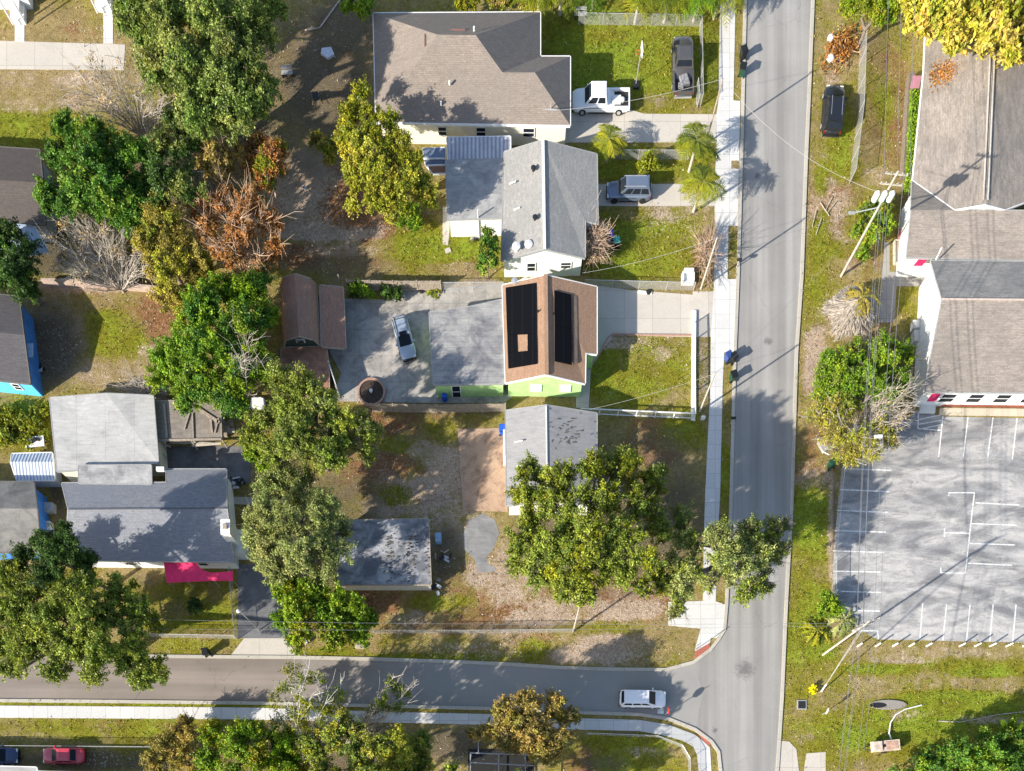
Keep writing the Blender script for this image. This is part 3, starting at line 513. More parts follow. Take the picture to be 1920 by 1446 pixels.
# flat grey outbuilding
hs = thing('outbuilding', 'flat grey roofed outbuilding littered with dark leaves beneath the oaks', 'shed', at(720,1040))
r, fa = flat(hs, [(628,976),(803,973),(808,1096),(634,1096)], 2.1, flatroof('mottled_flat_roof', (0.36,0.36,0.37), (0.12,0.125,0.14), 0.38, 0.6), plain('pale_block_wall', (0.5,0.48,0.42)), 0.12, fas=WOOD, name='roof', wname='wall')
mb = MB()
for k in range(150):
    col = random.choice((728,730,762,765,775,798,745)); x, y = random.gauss(col, 4), random.uniform(1000,1090); c_ = at(x,y,2.11); mb.beam(c_, c_+Vector((random.uniform(.08,.34),random.uniform(-.08,.08),0)), .1, .03)
mb.build('fallen_leaf_litter', MATS['dark_litter'], r)['kind'] = 'stuff'
# barn shed
RBR = shingle('red_brown_shingles', (0.33,0.195,0.14), (0.26,0.16,0.12), math.pi/2, 0.2)
V = dict(a=(553,514,3.7), b=(560,630,3.7), c=(531,521,3.1), d=(537,637,3.1), e=(583,523,3.1), f=(588,637,3.1), g=(526,533,2.1), h=(533,648,2.1), i=(593,533,2.1), j=(600,648,2.1))
hs = thing('barn_shed', 'reddish brown gambrel roofed barn shed with a side lean-to', 'shed', at(565,600))
r, W = roof_part(hs, V, ['abdc','aefb','cdhg','eijf'], RBR, WOOD, 0.1)
BW = plain('dark_barn_wall', (0.05,0.07,0.06)); q = [W[k].copy() for k in 'hdbfj']
mb = MB().prism(inset([Vector((W[k].x,W[k].y,0)) for k in 'gijh'], 0.12), 0, 2.05)
for ks, dy in (('hdbfj', 0.15), ('gcaei', -0.15)):
    q = [W[k] + Vector((0, dy, -0.06)) for k in ks]; mb.add(q, [(0,1,2,3,4)])
mb.build('wall', BW, hs)
c_ = (W['h']+W['j'])/2; c_.z = 0; MB().box((c_.x, c_.y+0.05, 2.75), (0.9,0.1,0.5)).build('window', WHITE, hs); 
MB().box((c_.x, c_.y-0.02, 2.86), (0.7,0.04,0.14)).box((c_.x, c_.y-0.02, 2.64), (0.7,0.04,0.14)).build('pane', GLASS, hs)
r, fa = flat(hs, [(600,535,2.25),(643,539,2.0),(648,653,2.0),(603,650,2.25)], 2.1, RBR, None, fas=WOOD, name='lean_to_roof')
for x, y in ((641,541),(646,650),(644,596)): MB().tube(at(x,y,0), at(x,y,0)+Vector((0,0,2)), 0.06).build('post', WOOD, hs)
TER = flatroof('terracotta_sheet', (0.36,0.18,0.11), (0.13,0.06,0.04), 0.45, 0.7)
o = thing('lean_to', 'low terracotta coloured lean-to roof south of the barn shed', 'shed', at(572,690))
flat(o, [(527,652),(612,650),(616,690),(617,735),(530,733)], 1.9, TER, plain('rust_wall',(0.2,0.12,0.09)), fas=WOOD, name='roof', wname='wall')
o = thing('yard_gate', 'tall pale gate panel at the corner of the stained patio', 'gate', at(632,720))
mb = MB()
q0, q1 = at(623,700,0), at(637,744,0)
mb.beam(q0, q1, 0.08, 1.9); mb.build('board_panel', WHITE, o)
for p in (q0, q1): MB().box((p.x,p.y,1), (0.16,0.16,2.05)).build('post', STEEL, o)
# white flat roofed building
hs = thing('house', 'building under a large nearly flat whitish roof beside the metal shed', 'house', at(195,810))
flat(hs, [(93,746,2.9),(200,738,3.1),(287,742,2.9),(297,868,2.9),(107,884,2.9)], 2.9, flatroof('whitish_flat_roof', (0.43,0.42,0.40), (0.27,0.27,0.265), 0.45, 0.8, 3.0, math.pi/2), OFFW, fas=GFAS, name='roof', wname='wall')
# blue grey gable house
SLATE = shingle('blue_grey_shingles', (0.24,0.245,0.265), (0.205,0.215,0.245), 0, 0.12)
V = dict(w=(128,955,4.2), e=(425,953,4.2), a=(116,906,3.25), b=(312,905,3.25), c=(312,880,2.8), d=(424,880,2.8), f=(438,1053,2.8), g=(122,1050,2.8))
hs, ft, rf, W = house('house', 'house with slate grey gable roof, white chimney and red patio', 'house', V, ['wabcde', 'wefg'], 'abcdfg', 2.8, SLATE, WHITE, [('g','w','a'), ('d','e','f')], 0.3, GFAS)
MB().beam(at(128,955,4.22), at(425,953,4.22), 0.12, 0.04).build('ridge_cap', plain('dark_ridge', (0.1,0.1,0.11)), rf)
A, B = south(ft); window(hs, A, B, 0.35, 1.4, 1, 2.1); window(hs, A, B, 0.8, 1.0, 1.0, 2.1)
cb = at(424,990,4.9); MB().box((cb.x,cb.y,2.6), (0.95,1.5,5.2)).box((cb.x+0.1,cb.y-0.2,1.2), (1.3,2.2,2.4)).build('chimney', WHITE, hs)
MB().box((cb.x,cb.y,5.28), (0.4,0.5,0.16)).build('chimney_flue', WOOD, hs)
flat(hs, [(147,873),(283,872),(284,908),(148,906)], 3.35, flatroof('patio_cover', (0.42,0.41,0.40), (0.2,0.2,0.2), 0.35, 0.6), None, fas=GFAS, name='patio_cover')
MB().box(at(301,880,3.3), (0.8,0.4,0.3)).build('vent_box', WHITE, rf)
o = thing('fabric_canopy', 'bright crimson fabric canopy, wider at its left end, below the slate grey roof', 'canopy', at(372,1085))
CV = [(306,1052),(338,1054),(368,1052),(373,1063),(382,1070),(396,1074),(437,1071),(437,1089),(400,1089),(350,1091),(313,1093)]; q = [at(x, y, 2.35 - .012*(y-1052) - (.12 if k in (1, 8) else 0)) for k, (x, y) in enumerate(CV)]; n = len(q)
MB().add(q + [v - Vector((0,0,.05)) for v in q], [(0,1,10), (1,9,10), (1,2,9), (2,3,9), (3,4,9), (4,8,9), (4,5,8), (5,6,8), (6,7,8)] + [(k, k+n, (k+1) % n + n, (k+1) % n) for k in range(n)]).build('canopy_sheet', plain('crimson_fabric', (0.72, 0.03, 0.13), 0.6, 0, 0.15, 1.5), o)
for x, y in ((315,1091),(352,1090),(400,1088),(436,1088)): p = at(x, y, 1.85); MB().tube((p.x,p.y,0), p, .035).build('post', STEEL, o)
# collapsed timber roof
o = thing('timber_canopy', 'broken grey timber canopy with fallen rafters beside the flat whitish roof', 'canopy', at(352,790))
PLK = shingle('grey_planks', (0.27,0.235,0.2), (0.2,0.175,0.15), 0, 0.3, 0.5)
flat(o, [(292,752),(412,751),(415,822),(296,826)], 2.2, PLK, None, fas=WOOD, name='roof')
mb = MB()
for q in ((308,758,313,822,.25), (357,770,346,805,.15), (365,762,412,793,.3), (361,775,363,824,.12), (395,785,398,812,.2), (410,785,403,812,.15), (293,826,415,824,.2)):
    mb.beam(at(q[0],q[1],2.25), at(q[2],q[3],2.25), q[4], 0.08)
mb.build('rafter', WOOD, o); mb = MB()
for q in ((318,830,415,832), (415,832,360,836), (355,822,372,836), (400,760,424,778), (296,838,313,860), (300,830,320,838)): mb.beam(at(q[0],q[1],1.2), at(q[2],q[3],0.9), 0.22, 0.08)
mb.build('fallen_board', POLEW, o)['kind'] = 'stuff'
for x, y in ((297,824),(414,821),(411,753),(357,824)): MB().tube(at(x,y,2.1), at(x,y,2.1)-Vector((0,0,2.1)), 0.07).build('post', POLEW, o)
# metal shed
V = dict(a=(25,850,1.8), b=(97,849,1.8), c=(20,866,2.3), d=(99,866,2.3), e=(31,900,1.8), f=(102,900,1.8))
V['a'] = (22,851,1.8); 
hs, ft, rf, W = house('metal_shed', 'small ribbed blue-white metal shed with a low gable roof', 'shed', V, ['abdc','cdfe'], 'abfe', 1.8, metalroof('ribbed_blue_metal', (0.5,0.56,0.66), 0.34, 0.05), plain('shed_wall', (0.35,0.4,0.48)), [], 0.1)
# blue houses on the left
BLUE = plain('bright_blue_wall', (0.05,0.20,0.55), 0.7, 0, 0.22, 1.4); CYAN = plain('cyan_wall', (0.10,0.50,0.80), 0.6, 0, 0.08, 1)
DKS = shingle('charcoal_shingles', (0.10,0.095,0.10), (0.08,0.075,0.08), 0, 0.2); MOT = flatroof('mottled_shingles', (0.19,0.18,0.165), (0.09,0.088,0.085), 0.4, 0.65)
V = dict(a=(-120,902,2.9), b=(63,904,2.9), c=(-120,953,3.9), d=(69,954,3.9), e=(76,1035,2.9), f=(-120,1035,2.9))
hs, ft, rf, W = house('house', 'blue walled house with mottled grey roof, lower of the two at left edge', 'house', V, ['abdc','cdef'], 'abef', 2.9, MOT, BLUE, [('b','d','e')], 0.3, DFAS)
V = dict(a=(-120,542,2.9), b=(35,556,2.9), c=(-120,612,3.8), d=(44,628,3.8), e=(56,719,2.9), f=(-120,700,2.9))
hs, ft, rf, W = house('house', 'blue walled house with charcoal roof beside the shaded grass, left edge', 'house', V, ['abdc','cdef'], 'abef', 2.9, DKS, CYAN, [('b','d','e')], 0.3, DFAS)
q = [p for p in ft]; q = sorted(q, key=lambda p: -p.x)[:2]; a_, b_ = sorted(q, key=lambda p: p.y)
MB().beam(a_+Vector((0.06,0.05,0)), b_+Vector((0.06,-0.05,0)), 0.08, 2.7).build('side_wall', BLUE, hs)
MB().box(at(52,657,2.0), (1.1,1.4,0.1)).build('porch_roof', plain('pale_blue_sheet', (0.5,0.6,0.75)), hs)
window(hs, Vector((ft[0].x,min(p.y for p in ft),0)) if False else sorted(ft, key=lambda p: (p.y))[0].lerp(sorted(ft, key=lambda p: p.y)[1], 0.5), sorted(ft, key=lambda p: -p.x)[0], 0.6, 0.8, 1.0, 2.0)
V = dict(a=(-120,268,3.0), b=(74,281,3.0), c=(-120,330,4.0), d=(80,343,4.0), e=(84,420,3.0), f=(-120,402,3.0))
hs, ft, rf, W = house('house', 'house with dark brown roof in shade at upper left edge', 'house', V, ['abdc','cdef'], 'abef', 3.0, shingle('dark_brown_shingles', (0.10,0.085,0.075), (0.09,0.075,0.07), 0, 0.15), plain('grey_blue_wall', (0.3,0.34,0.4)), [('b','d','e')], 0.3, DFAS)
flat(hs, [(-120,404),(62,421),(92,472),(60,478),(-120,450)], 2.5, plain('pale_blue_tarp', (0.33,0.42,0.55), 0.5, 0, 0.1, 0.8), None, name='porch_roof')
for lab, x0, x1, yb, px0, px1, pyb in (('white house with stepped entry above the concrete path, at upper left corner', -120, 62, 18, 24, 50, 46), ('white house with narrow entry, second from the upper left corner', 176, 330, -4, 182, 212, 24)):
    o = thing('house', lab, 'house', at((x0+x1)/2, yb-60))
    MB().prism(P([(x0+6,yb-150),(x1,yb-150),(x1,yb),(x0+6,yb)]), 0, 3).build('wall', WHITE, o)
    MB().prism(P([(px0,yb-1),(px1,yb-1),(px1,pyb),(px0,pyb)]), 0, 0.5).prism(P([(px0+4,yb-1),(px1-4,yb-1),(px1-4,pyb-9),(px0+4,pyb-9)]), 0.5, 1.0).build('entry_steps', WHITE, o)
    roof_part(o, dict(a=(x0,yb-210,3.0), b=(x1+4,yb-210,3.0), c=(x1+4,yb-48,3.0), d=(x0,yb-48,3.0), e=(x0,yb-150,5.0), f=(x1+4,yb-150,5.0)), ['abfe','efcd'], GREY, WHITE)
    for px in (px0+1, px1-1): MB().tube(at(px,pyb,0.4), at(px,pyb,0.4)+Vector((0,0,2.4)), 0.09).build('porch_post', WHITE, o)
# church complex
CHR = shingle('church_shingles', (0.32,0.275,0.235), (0.22,0.195,0.17), 0, 0.3); CHR2 = shingle('church_shingles_side', (0.33,0.285,0.245), (0.21,0.188,0.165), math.pi/2, 0.35)
CDK = shingle('shade_toned_shingles', (0.33,0.31,0.285), (0.2,0.2,0.19), 0, 0.3)  # north slope copy of the church shingles, colour lifted to offset its shade
ch = thing('church_hall', 'long white church hall with worn brown roofs beside the parking lot', 'church', at(1850,400))
V = dict(a=(1742,-80,3.3), b=(1733,130,3.3), c=(1712,338,3.3), d=(1790,393,4.5), e=(1848,383,5.1), f=(1870,-80,5.1), g=(1885,393,4.5), h=(2010,345,3.3), i=(2040,-80,3.3))
ra, W = roof_part(ch, V, ['abcdef','fegh'+'i'], CHR2, WHITE)
LL = []
for _ in range(1600):
    x = random.gauss(1795, 34); y = 132 - (x-1790)*0.25 + random.gauss(0, 12)
    if 1742 < x < 1862: LL.append(tuple(ontri(x, y, V['a'], V['c'], V['e']) + Vector((0,0,.04))))
LITTER = (np.array(LL), ra)
fb = MB().add([W['d']+Vector((0,0.02,-0.4)), W['e']+Vector((0,0.02,0)), W['g']+Vector((0,0.02,-0.4))], [(0,1,2)]); fb.build('gable_trim', WHITE, ra)
mb = MB(); mb.beam(at(1869,-80,5.15)+Vector((-.22,0,0)), at(1848,375,5.15)+Vector((-.22,0,0)), 0.12, 0.06); mb.beam(at(1869,-80,5.15)+Vector((.22,0,0)), at(1848,375,5.15)+Vector((.22,0,0)), 0.12, 0.06); mb.build('ridge_vent', plain('ridge_beige',(0.5,0.46,0.4)), ra)
V2 = dict(c=(1711,339,3.3), d=(1790,394,4.5), k=(1709,394,4.5), l=(2010,396,4.5), m=(2010,490,3.3), n=(1700,482,3.3))
rb, W2 = roof_part(ch, V2, ['cdk','kd'+'l'+'mn'], CHR, GFAS, 0.18)
V3 = dict(a=(1746,489,3.3), b=(2010,492,3.3), c=(1767,561,5.0), d=(2010,563,5.0), e=(1733,734,3.3), f=(2010,737,3.3))
rc, W3 = roof_part(ch, V3, ['abdc'], CDK, GFAS, 0.18); rd, _ = roof_part(ch, V3, ['cdfe'], CHR, GFAS, 0.18)
MB().beam(at(1767,561,5.03), at(2010,563,5.03), 0.14, 0.07).build('ridge_cap', plain('pinkish_ridge', (0.5,0.4,0.34)), rd)
mb = MB()
mb.prism(inset([Vector((W[k].x,W[k].y,0)) for k in 'abchi'], 1.35), 0, 3.15)
mb.prism(inset([Vector((W2[k].x,W2[k].y,0)) for k in 'clmn'], 0.4), 0, 3.17)
ft3 = inset([Vector((W3[k].x,W3[k].y,0)) for k in 'abfe'], 0.4); mb.prism(ft3, 0, 3.16)
for ks, Wd in (('akc', None),): pass
g = [W2['c'], W2['k'], W2['n']]; g = [v + Vector((0.4,0,0)) for v in g]; g[0].z = 3.1; g[2].z = 3.1; g[1].z -= .2; mb.add(g, [(0,1,2)])
g = [W3['a'], W3['c'], W3['e']]; g = [v + Vector((0.4,0,0)) for v in g]; g[0].z = 3.1; g[2].z = 3.1; g[1].z -= .2; mb.add(g, [(0,1,2)])
mb.build('wall', plain('church_white', (.70,.70,.68), .7), ch)
A, B = south(ft3)
for k in range(4): window(ch, A, B, 0.2+0.2*k, 1.5, 0.9, 2.3)
MAR = plain('maroon_awning', (0.42,0.02,0.09), 0.7, 0, 0.15, 2)
for x0, y0, x1, y1, z in ((1712,499,1746,478,3.0), (1737,753,1764,739,2.6), (1706,166,1728,143,2.2)):
    q = [at(x0,y0,z-0.3), at(x0+17,y0,z-0.3), at(x1,y1,z), at(x1-17,y1,z)]
    MB().add(q + [v+Vector((0,0,0.06)) for v in q], [(3,2,1,0),(4,5,6,7),(0,1,5,4),(1,2,6,5),(2,3,7,6),(3,0,4,7)]).build('awning', MAR if x0 != 1706 else plain('faded_pink_awning', (0.35,0.16,0.2), 0.8), ch)
MB().tube(at(1755,487,3.6), at(1766,464,4.8), 0.07).build('vent_mast', WHITE, rb)
o = MB().prism(P([(1768,752),(2010,756),(2010,766),(1764,763)]), 0, 0.35).build('planter_bed', plain('red_mulch', (0.22,0.07,0.045), 0.9, 0, 0.4, 6)); tag(o, 'long planter bed of red mulch along the church south wall', 'planter')
o = MB().prism(P([(1724,760),(1752,758),(1751,776),(1722,775)]), 0, 0.3).build('concrete_step', WHITE); tag(o, 'pale concrete step block at the church south-west door', 'step')
o = thing('planter_box', 'narrow pale framed planter box against the church west wall', 'planter', at(1680,475)); mb = MB()
for q in ((1675,455,1675,497),(1687,455,1687,497),(1675,455,1687,455),(1675,497,1687,497)): mb.beam(at(q[0],q[1]), at(q[2],q[3]), 0.12, 0.4)
mb.build('frame', POLEW, o); MB().prism(P([(1676,457),(1686,457),(1686,496),(1676,496)]), 0, 0.25).build('soil', plain('soil',(0.3,0.25,0.2)), o)
# bottom edge roof and pergola
o = thing('house', 'pale roofed building just entering the frame below the red car', 'house', at(60,1480)); flat(o, [(-120,1434),(68,1439),(70,1447),(178,1449),(178,1560),(-120,1560)], 3.0, FLATG, WHITE, name='roof', wname='wall')
o = thing('pergola', 'dark open pergola with thin white frame bars at the bottom edge', 'pergola', at(930,1430)); mb = MB()
for q in ((882,1430,1000,1436),(882,1412,1000,1416),(882,1412,882,1520),(935,1414,935,1520),(985,1416,985,1520),(897,1380,897,1412)): mb.beam(at(q[0],q[1],2.4), at(q[2],q[3],2.4), 0.1, 0.1)
for x, y in ((882,1412),(935,1414),(985,1416)): mb.tube(at(x,y,2.4), at(x,y,2.4)-Vector((0,0,2.4)), 0.06)
mb.build('frame', STEEL, o); MB().prism(P([(878,1405),(1000,1405),(1000,1520),(878,1520)]), 0, 0.06).build('floor', plain('black_mat', (0.02,0.02,0.02)), o)
# ---------------------------------------------------------------- trees
def mesh_np(name, v, f, mat, parent, col=None):
    me = bpy.data.meshes.new(name); off = wloc(parent) if parent else Vector(); v = v - np.array(off)
    M = len(f); me.vertices.add(len(v)); me.vertices.foreach_set('co', v.astype(np.float32).ravel())
    me.loops.add(M*4); me.loops.foreach_set('vertex_index', f.astype(np.int32).ravel())
    me.polygons.add(M); me.polygons.foreach_set('loop_start', np.arange(0, M*4, 4, dtype=np.int32)); me.update(calc_edges=True); me.validate()
    if col is not None:
        a = me.attributes.new('tint', 'FLOAT_COLOR', 'FACE'); a.data.foreach_set('color', np.concatenate([col, np.ones((M, 1))], 1).astype(np.float32).ravel())
    me.materials.append(mat); o = bpy.data.objects.new(name, me); C.objects.link(o); o.parent = parent; return o
def unit(a): return a/np.maximum(1e-6, np.linalg.norm(a, axis=1, keepdims=True))
def leaves(name, L, size, col, parent, out=None, upb=0.6, asp=0.45, kind=None):
    M = len(L); n = rng.normal(size=(M, 3)); n[:, 2] = n[:, 2]*0.7 + upb
    if out is not None: n += out*0.5
    n = unit(n); t_ = unit(np.cross(n, rng.normal(size=(M, 3)))); b_ = np.cross(n, t_)
    a = (size*rng.uniform(0.6, 1.3, M))[:, None]; w_ = a*asp
    v = np.stack([L + t_*a, L + b_*w_ + t_*a*0.1, L - t_*a*0.8, L - b_*w_ + t_*a*0.1], 1).reshape(-1, 3)
    o = mesh_np(name, v, np.arange(M*4).reshape(M, 4), LEAF, parent, col)
    return o
def tubes_np(name, segs, mat, parent, n=5):
    p0 = np.array([s[0] for s in segs]); p1 = np.array([s[1] for s in segs]); r0 = np.array([s[2] for s in segs]); r1 = np.array([s[3] for s in segs])
    d = unit(p1-p0); h = np.where(np.abs(d[:, 2:3]) > 0.9, [[1., 0, 0]], [[0, 0, 1.]]); u = unit(np.cross(d, h)); w_ = np.cross(d, u); K = len(segs); V_ = []
    for p, r in ((p0, r0), (p1, r1)):
        for i in range(n):
            a = 2*math.pi*i/n; V_.append(p + u*(r*math.cos(a))[:, None] + w_*(r*math.sin(a))[:, None])
    V_ = np.stack(V_, 1).reshape(-1, 3); base = np.arange(K)*2*n
    F = np.stack([np.stack([base+i, base+(i+1) % n, base+n+(i+1) % n, base+n+i], 1) for i in range(n)], 1).reshape(-1, 4)
    return mesh_np(name, V_, F, mat, parent)
PAL0 = {
 'oak': [(.062,.085,.016),(.10,.125,.022),(.15,.165,.03),(.045,.06,.016),(.115,.135,.035)],
 'olive': [(.07,.085,.028),(.10,.115,.04),(.14,.15,.055),(.05,.06,.022)],
 'greyoak': [(.10,.12,.05),(.14,.155,.075),(.18,.19,.10),(.07,.085,.035)],
 'forest': [(.055,.085,.022),(.085,.12,.03),(.12,.15,.04),(.04,.06,.02),(.15,.17,.07)],
 'deep': [(.028,.06,.018),(.045,.09,.022),(.06,.11,.025),(.02,.042,.016)],
 'green': [(.035,.12,.02),(.06,.17,.03),(.09,.21,.03),(.02,.07,.02),(.12,.19,.03)],
 'bright': [(.075,.16,.012),(.12,.21,.015),(.17,.25,.02),(.05,.11,.012)],
 'lime': [(.20,.24,.02),(.28,.30,.025),(.36,.34,.03),(.12,.16,.02)],
 'yellow': [(.33,.32,.04),(.42,.38,.05),(.24,.27,.04),(.14,.17,.03),(.38,.33,.09)],
 'tan': [(.50,.40,.08),(.55,.42,.16),(.45,.42,.05),(.42,.28,.12),(.30,.30,.04)],
 'gold': [(.28,.22,.06),(.22,.19,.05),(.33,.26,.09),(.15,.14,.04)],
 'amber': [(.34,.24,.11),(.40,.29,.13),(.28,.21,.08),(.20,.18,.06)],
 'rust': [(.36,.15,.06),(.28,.10,.045),(.42,.22,.10),(.22,.12,.05)],
 'dead': [(.35,.24,.16),(.28,.19,.12),(.42,.32,.22)]}
def gain(c, k, r=1.0): return (min(.75, c[0]*k*r), min(.75, c[1]*k), c[2]*k*.62)
PAL = {k: [gain(c, {'lime':.85,'oak':2.1,'olive':2.2,'greyoak':2.0,'forest':1.9,'deep':1.2,'green':1.25,'bright':1.4}.get(k, 1.1), {'oak':.97,'olive':.97,'forest':.96,'bright':1.1,'green':1.15}.get(k, 1.0)) for c in v] for k, v in PAL0.items()}
def limbs(base, top, cents, r0, wob=0.35):
    nodes = [np.array(base, float), np.array(base)*0.5 + np.array(top)*0.5 + np.append(rng.normal(size=2)*0.15, 0), np.array(top, float)]; par = [-1, 0, 1]; pl = [0, 1, 2.0]
    order = np.argsort(np.linalg.norm(cents-np.array(top), axis=1)); tip = []
    for i in order:
        c_ = cents[i]; arr = np.array(nodes[2:]); d = np.linalg.norm(arr-c_, axis=1) + 0.45*np.array(pl[2:]) + np.where(arr[:, 2] > c_[2]+0.5, 1.5, 0)
        j = int(np.argmin(d)) + 2; p = nodes[j]; L = np.linalg.norm(c_-p)
        m = p*0.5 + c_*0.5 + rng.normal(size=3)*wob*0.35*min(1.5, L*0.4); m[2] += 0.08*L
        nodes.append(m); par.append(j); pl.append(pl[j]+L/2); nodes.append(c_); par.append(len(nodes)-2); pl.append(pl[j]+L); tip.append(len(nodes)-1)
    cnt = [0]*len(nodes)
    for i in tip:
        k = i
        while k >= 0: cnt[k] += 1; k = par[k]
    mx = max(1, cnt[0]); rad = [max(0.025, r0*(cc/mx)**0.48) for cc in cnt]
    segs = [(nodes[par[i]], nodes[i], rad[par[i]] if par[i] > 0 or i < 3 else rad[i], rad[i]*0.92) for i in range(1, len(nodes))]
    return segs
def fans(base, cents, r0):
    segs = [(base, base+np.array([0, 0, .5]), r0, r0*.8)]; b1 = base+np.array([0, 0, .4])
    for c_ in cents:
        c2 = b1 + (c_-b1)*rng.uniform(.75, 1.15); n = 6; prev = b1; r = rng.uniform(.035, .06); bend = rng.normal(size=3)*.6*np.array([1, 1, .5])
        for i in range(1, n+1):
            u = i/n; p = b1 + (c2-b1)*u + bend*math.sin(math.pi*u) + rng.normal(size=3)*.09 + np.array([0, 0, .6*math.sin(math.pi*u*.8)]); segs.append((prev, p, r*(1-.75*(u-1/n)), r*(1-.75*u)))
            if i > 1:
                for _ in range(3):
                    d = (p-prev); d = d/np.linalg.norm(d) + rng.normal(size=3)*.55; q = p + d*rng.uniform(.3, .9); segs.append((p, q, r*.5, r*.25))
                    if rng.random() < .6: segs.append((q, q + d*.4 + rng.normal(size=3)*.25, r*.3, r*.18))
            prev = p
    return segs
def twigs(cents, top, n, length, r):
    segs = []
    for c_ in cents:
        o = c_-top; o = o/max(1e-3, np.linalg.norm(o))
        for _ in range(n):
            d = o*0.9 + rng.normal(size=3)*0.55; d[2] = d[2]*0.6 + 0.25; d /= np.linalg.norm(d); L = length*rng.uniform(0.5, 1.2)
            m = c_ + d*L*0.5 + rng.normal(size=3)*0.08; e = m + (d + rng.normal(size=3)*0.35)*L*0.5
            segs.append((c_, m, r, r*0.75)); segs.append((m, e, r*0.75, r*0.35))
            if rng.random() < 0.6: segs.append((m, m + (d + rng.normal(size=3)*0.7)*L*0.4, r*0.6, r*0.3))
    return segs
ntree = [0]
def tree(name, label, lobes, pal, h=7.0, base=None, dens=1.0, leaf=0.2, tw=0, twl=1.2, bark=None, cat='tree', group=None, R=0.95, fl=0.8, r0=0.28, cover=1.0, mixp=None, fan=False):
    lob = [tuple(map(float, q.split(','))) for q in lobes.split()]
    cx = sum(q[0] for q in lob)/len(lob); cy = sum(q[1] for q in lob)/len(lob); dm = max(30, max(math.hypot(q[0]-cx, q[1]-cy) for q in lob))
    cents = []; rads = []
    for q in lob:
        z = h*(1 - 0.3*(math.hypot(q[0]-cx, q[1]-cy)/dm)**2)*random.uniform(0.92, 1.06); c_ = np.array(at(q[0], q[1], z)); r = q[2]*S*(1-z/H)
        R0 = min(R, r*0.55); n = max(4, int(cover*4.9*(r/R0)**2*0.62))
        d = unit(rng.normal(size=(n, 3))); d[:, 2] = np.abs(d[:, 2])*1.2 - 0.5; rr = r*rng.uniform(0.35, 1.0, n)**0.6 - R0*0.4
        p = c_ + d*rr[:, None]*np.array([1, 1, fl]); cents.append(p); rads.append(np.full(n, R0))
    cents = np.concatenate(cents); rads = np.concatenate(rads)*rng.uniform(0.6, 1.25, len(cents)); cents[:, 2] = np.maximum(cents[:, 2], 0.4)
    if base is None: b0 = at(cx, cy, h*0.9); b0 = np.array((b0.x, b0.y, 0.0))
    else: b0 = np.array(at(*base))
    mc = cents.mean(0); top = b0*0.55 + mc*0.45; top[2] = max(0.3, h*0.38)
    par = thing(name, label, cat, tuple(b0), 0, group)
    if fan: segs = fans(b0, cents, r0)
    else: segs = limbs(b0, top, cents, r0*min(1.15, max(0.3, len(cents)/90)**0.4))
    bk = bark or BARK
    if tw: segs += twigs(cents, top, tw, twl, 0.03)
    tubes_np('trunk', segs, bk, par)
    if dens > 0:
        L = []; col = []; out = []; lf = leaf*0.66 if leaf < .25 else leaf; pc = np.array(PAL[pal]); pc2 = np.array(PAL[mixp]) if mixp else pc
        for c_, r in zip(cents, rads):
            n = int(dens*270*(r/0.75)**2*(0.2/lf)**1.4)
            if n < 3: continue
            k = rng.integers(9, 15); o_ = (c_-mc); o_ = o_/max(.5, np.linalg.norm(o_)); sub = unit(rng.normal(size=(k, 3))*np.array([1, 1, .8]) + o_*0.55 + np.array([0, 0, .25]))*(r*rng.uniform(.6, 1.6, k))[:, None]
            ix = rng.integers(0, k, n); tt = rng.uniform(.08, 1, n)**0.65
            pp = sub[ix]*tt[:, None] + rng.normal(size=(n, 3))*(r*.14); L.append(c_+pp); out.append(unit(pp + (c_-mc)*0.15))
            P_ = pc2 if rng.random() < 0.3 else pc; b_ = P_[rng.integers(0, len(P_))]; b2 = P_[rng.integers(0, len(P_), n)]
            col.append((b_*0.5 + b2*0.5)*rng.uniform(0.65, 1.4, n)[:, None]*rng.uniform(0.8, 1.25)*np.array([rng.uniform(.92, 1.1), 1, 1]))
        L = np.concatenate(L); L[:, 2] = np.maximum(L[:, 2], 0.1); leaves('crown', L, lf, np.concatenate(col), par, np.concatenate(out))
    return par
def T(*a, **k): return tree(*a, **k)
T('oak_tree', 'large dark green streaky oak crown filling the upper left, beside the concrete path', '270,40,45 330,60,55 400,50,60 470,60,45 420,100,40 370,170,36 465,115,36 300,120,40 350,130,50 420,150,55 480,160,40 440,210,40 375,215,38 250,20,35 500,20,38 495,195,28 440,0,45 330,0,45', 'forest', 10, mixp='olive', dens=1.0, cover=1.15, tw=1, leaf=.2, r0=.4, fl=1.35)
T('bare_tree', 'leafless tree with pale spreading branches over the dry lawn at upper left', '180,120,22 160,150,20 150,190,22 190,150,22 220,130,18 270,115,22 290,140,20 320,180,18 160,220,22 200,190,22 305,215,18 260,160,20', 'dead', 6, base=(270,262), dens=0.04, bark=PALEBARK, R=.9, cover=.55, r0=.16, fan=True)
T('green_tree', 'saturated green bushy tree right of the shaded dark brown roof', '125,245,30 185,258,38 240,300,45 165,310,50 150,362,45 210,372,50 250,400,38 110,295,26 98,380,26 255,350,34 85,350,20', 'green', 6, dens=1.2, leaf=.2, r0=.3)
T('green_tree', 'dark green tree over the blue wall at the left edge', '15,455,40 40,490,28 20,520,38 -20,500,40 55,540,18', 'deep', 6, dens=1.2, mixp='green')
T('bare_tree', 'leafless tan tree fanning out behind the low garden wall at left', '105,400,20 125,430,22 100,460,22 110,500,20 150,410,20 165,450,22 195,430,20 215,470,20 150,520,18 260,470,18 280,510,16 130,475,22 235,440,16', 'dead', 4.0, base=(232,548), dens=0.06, bark=PALEBARK, R=.8, cover=.75, r0=.14, fan=True)
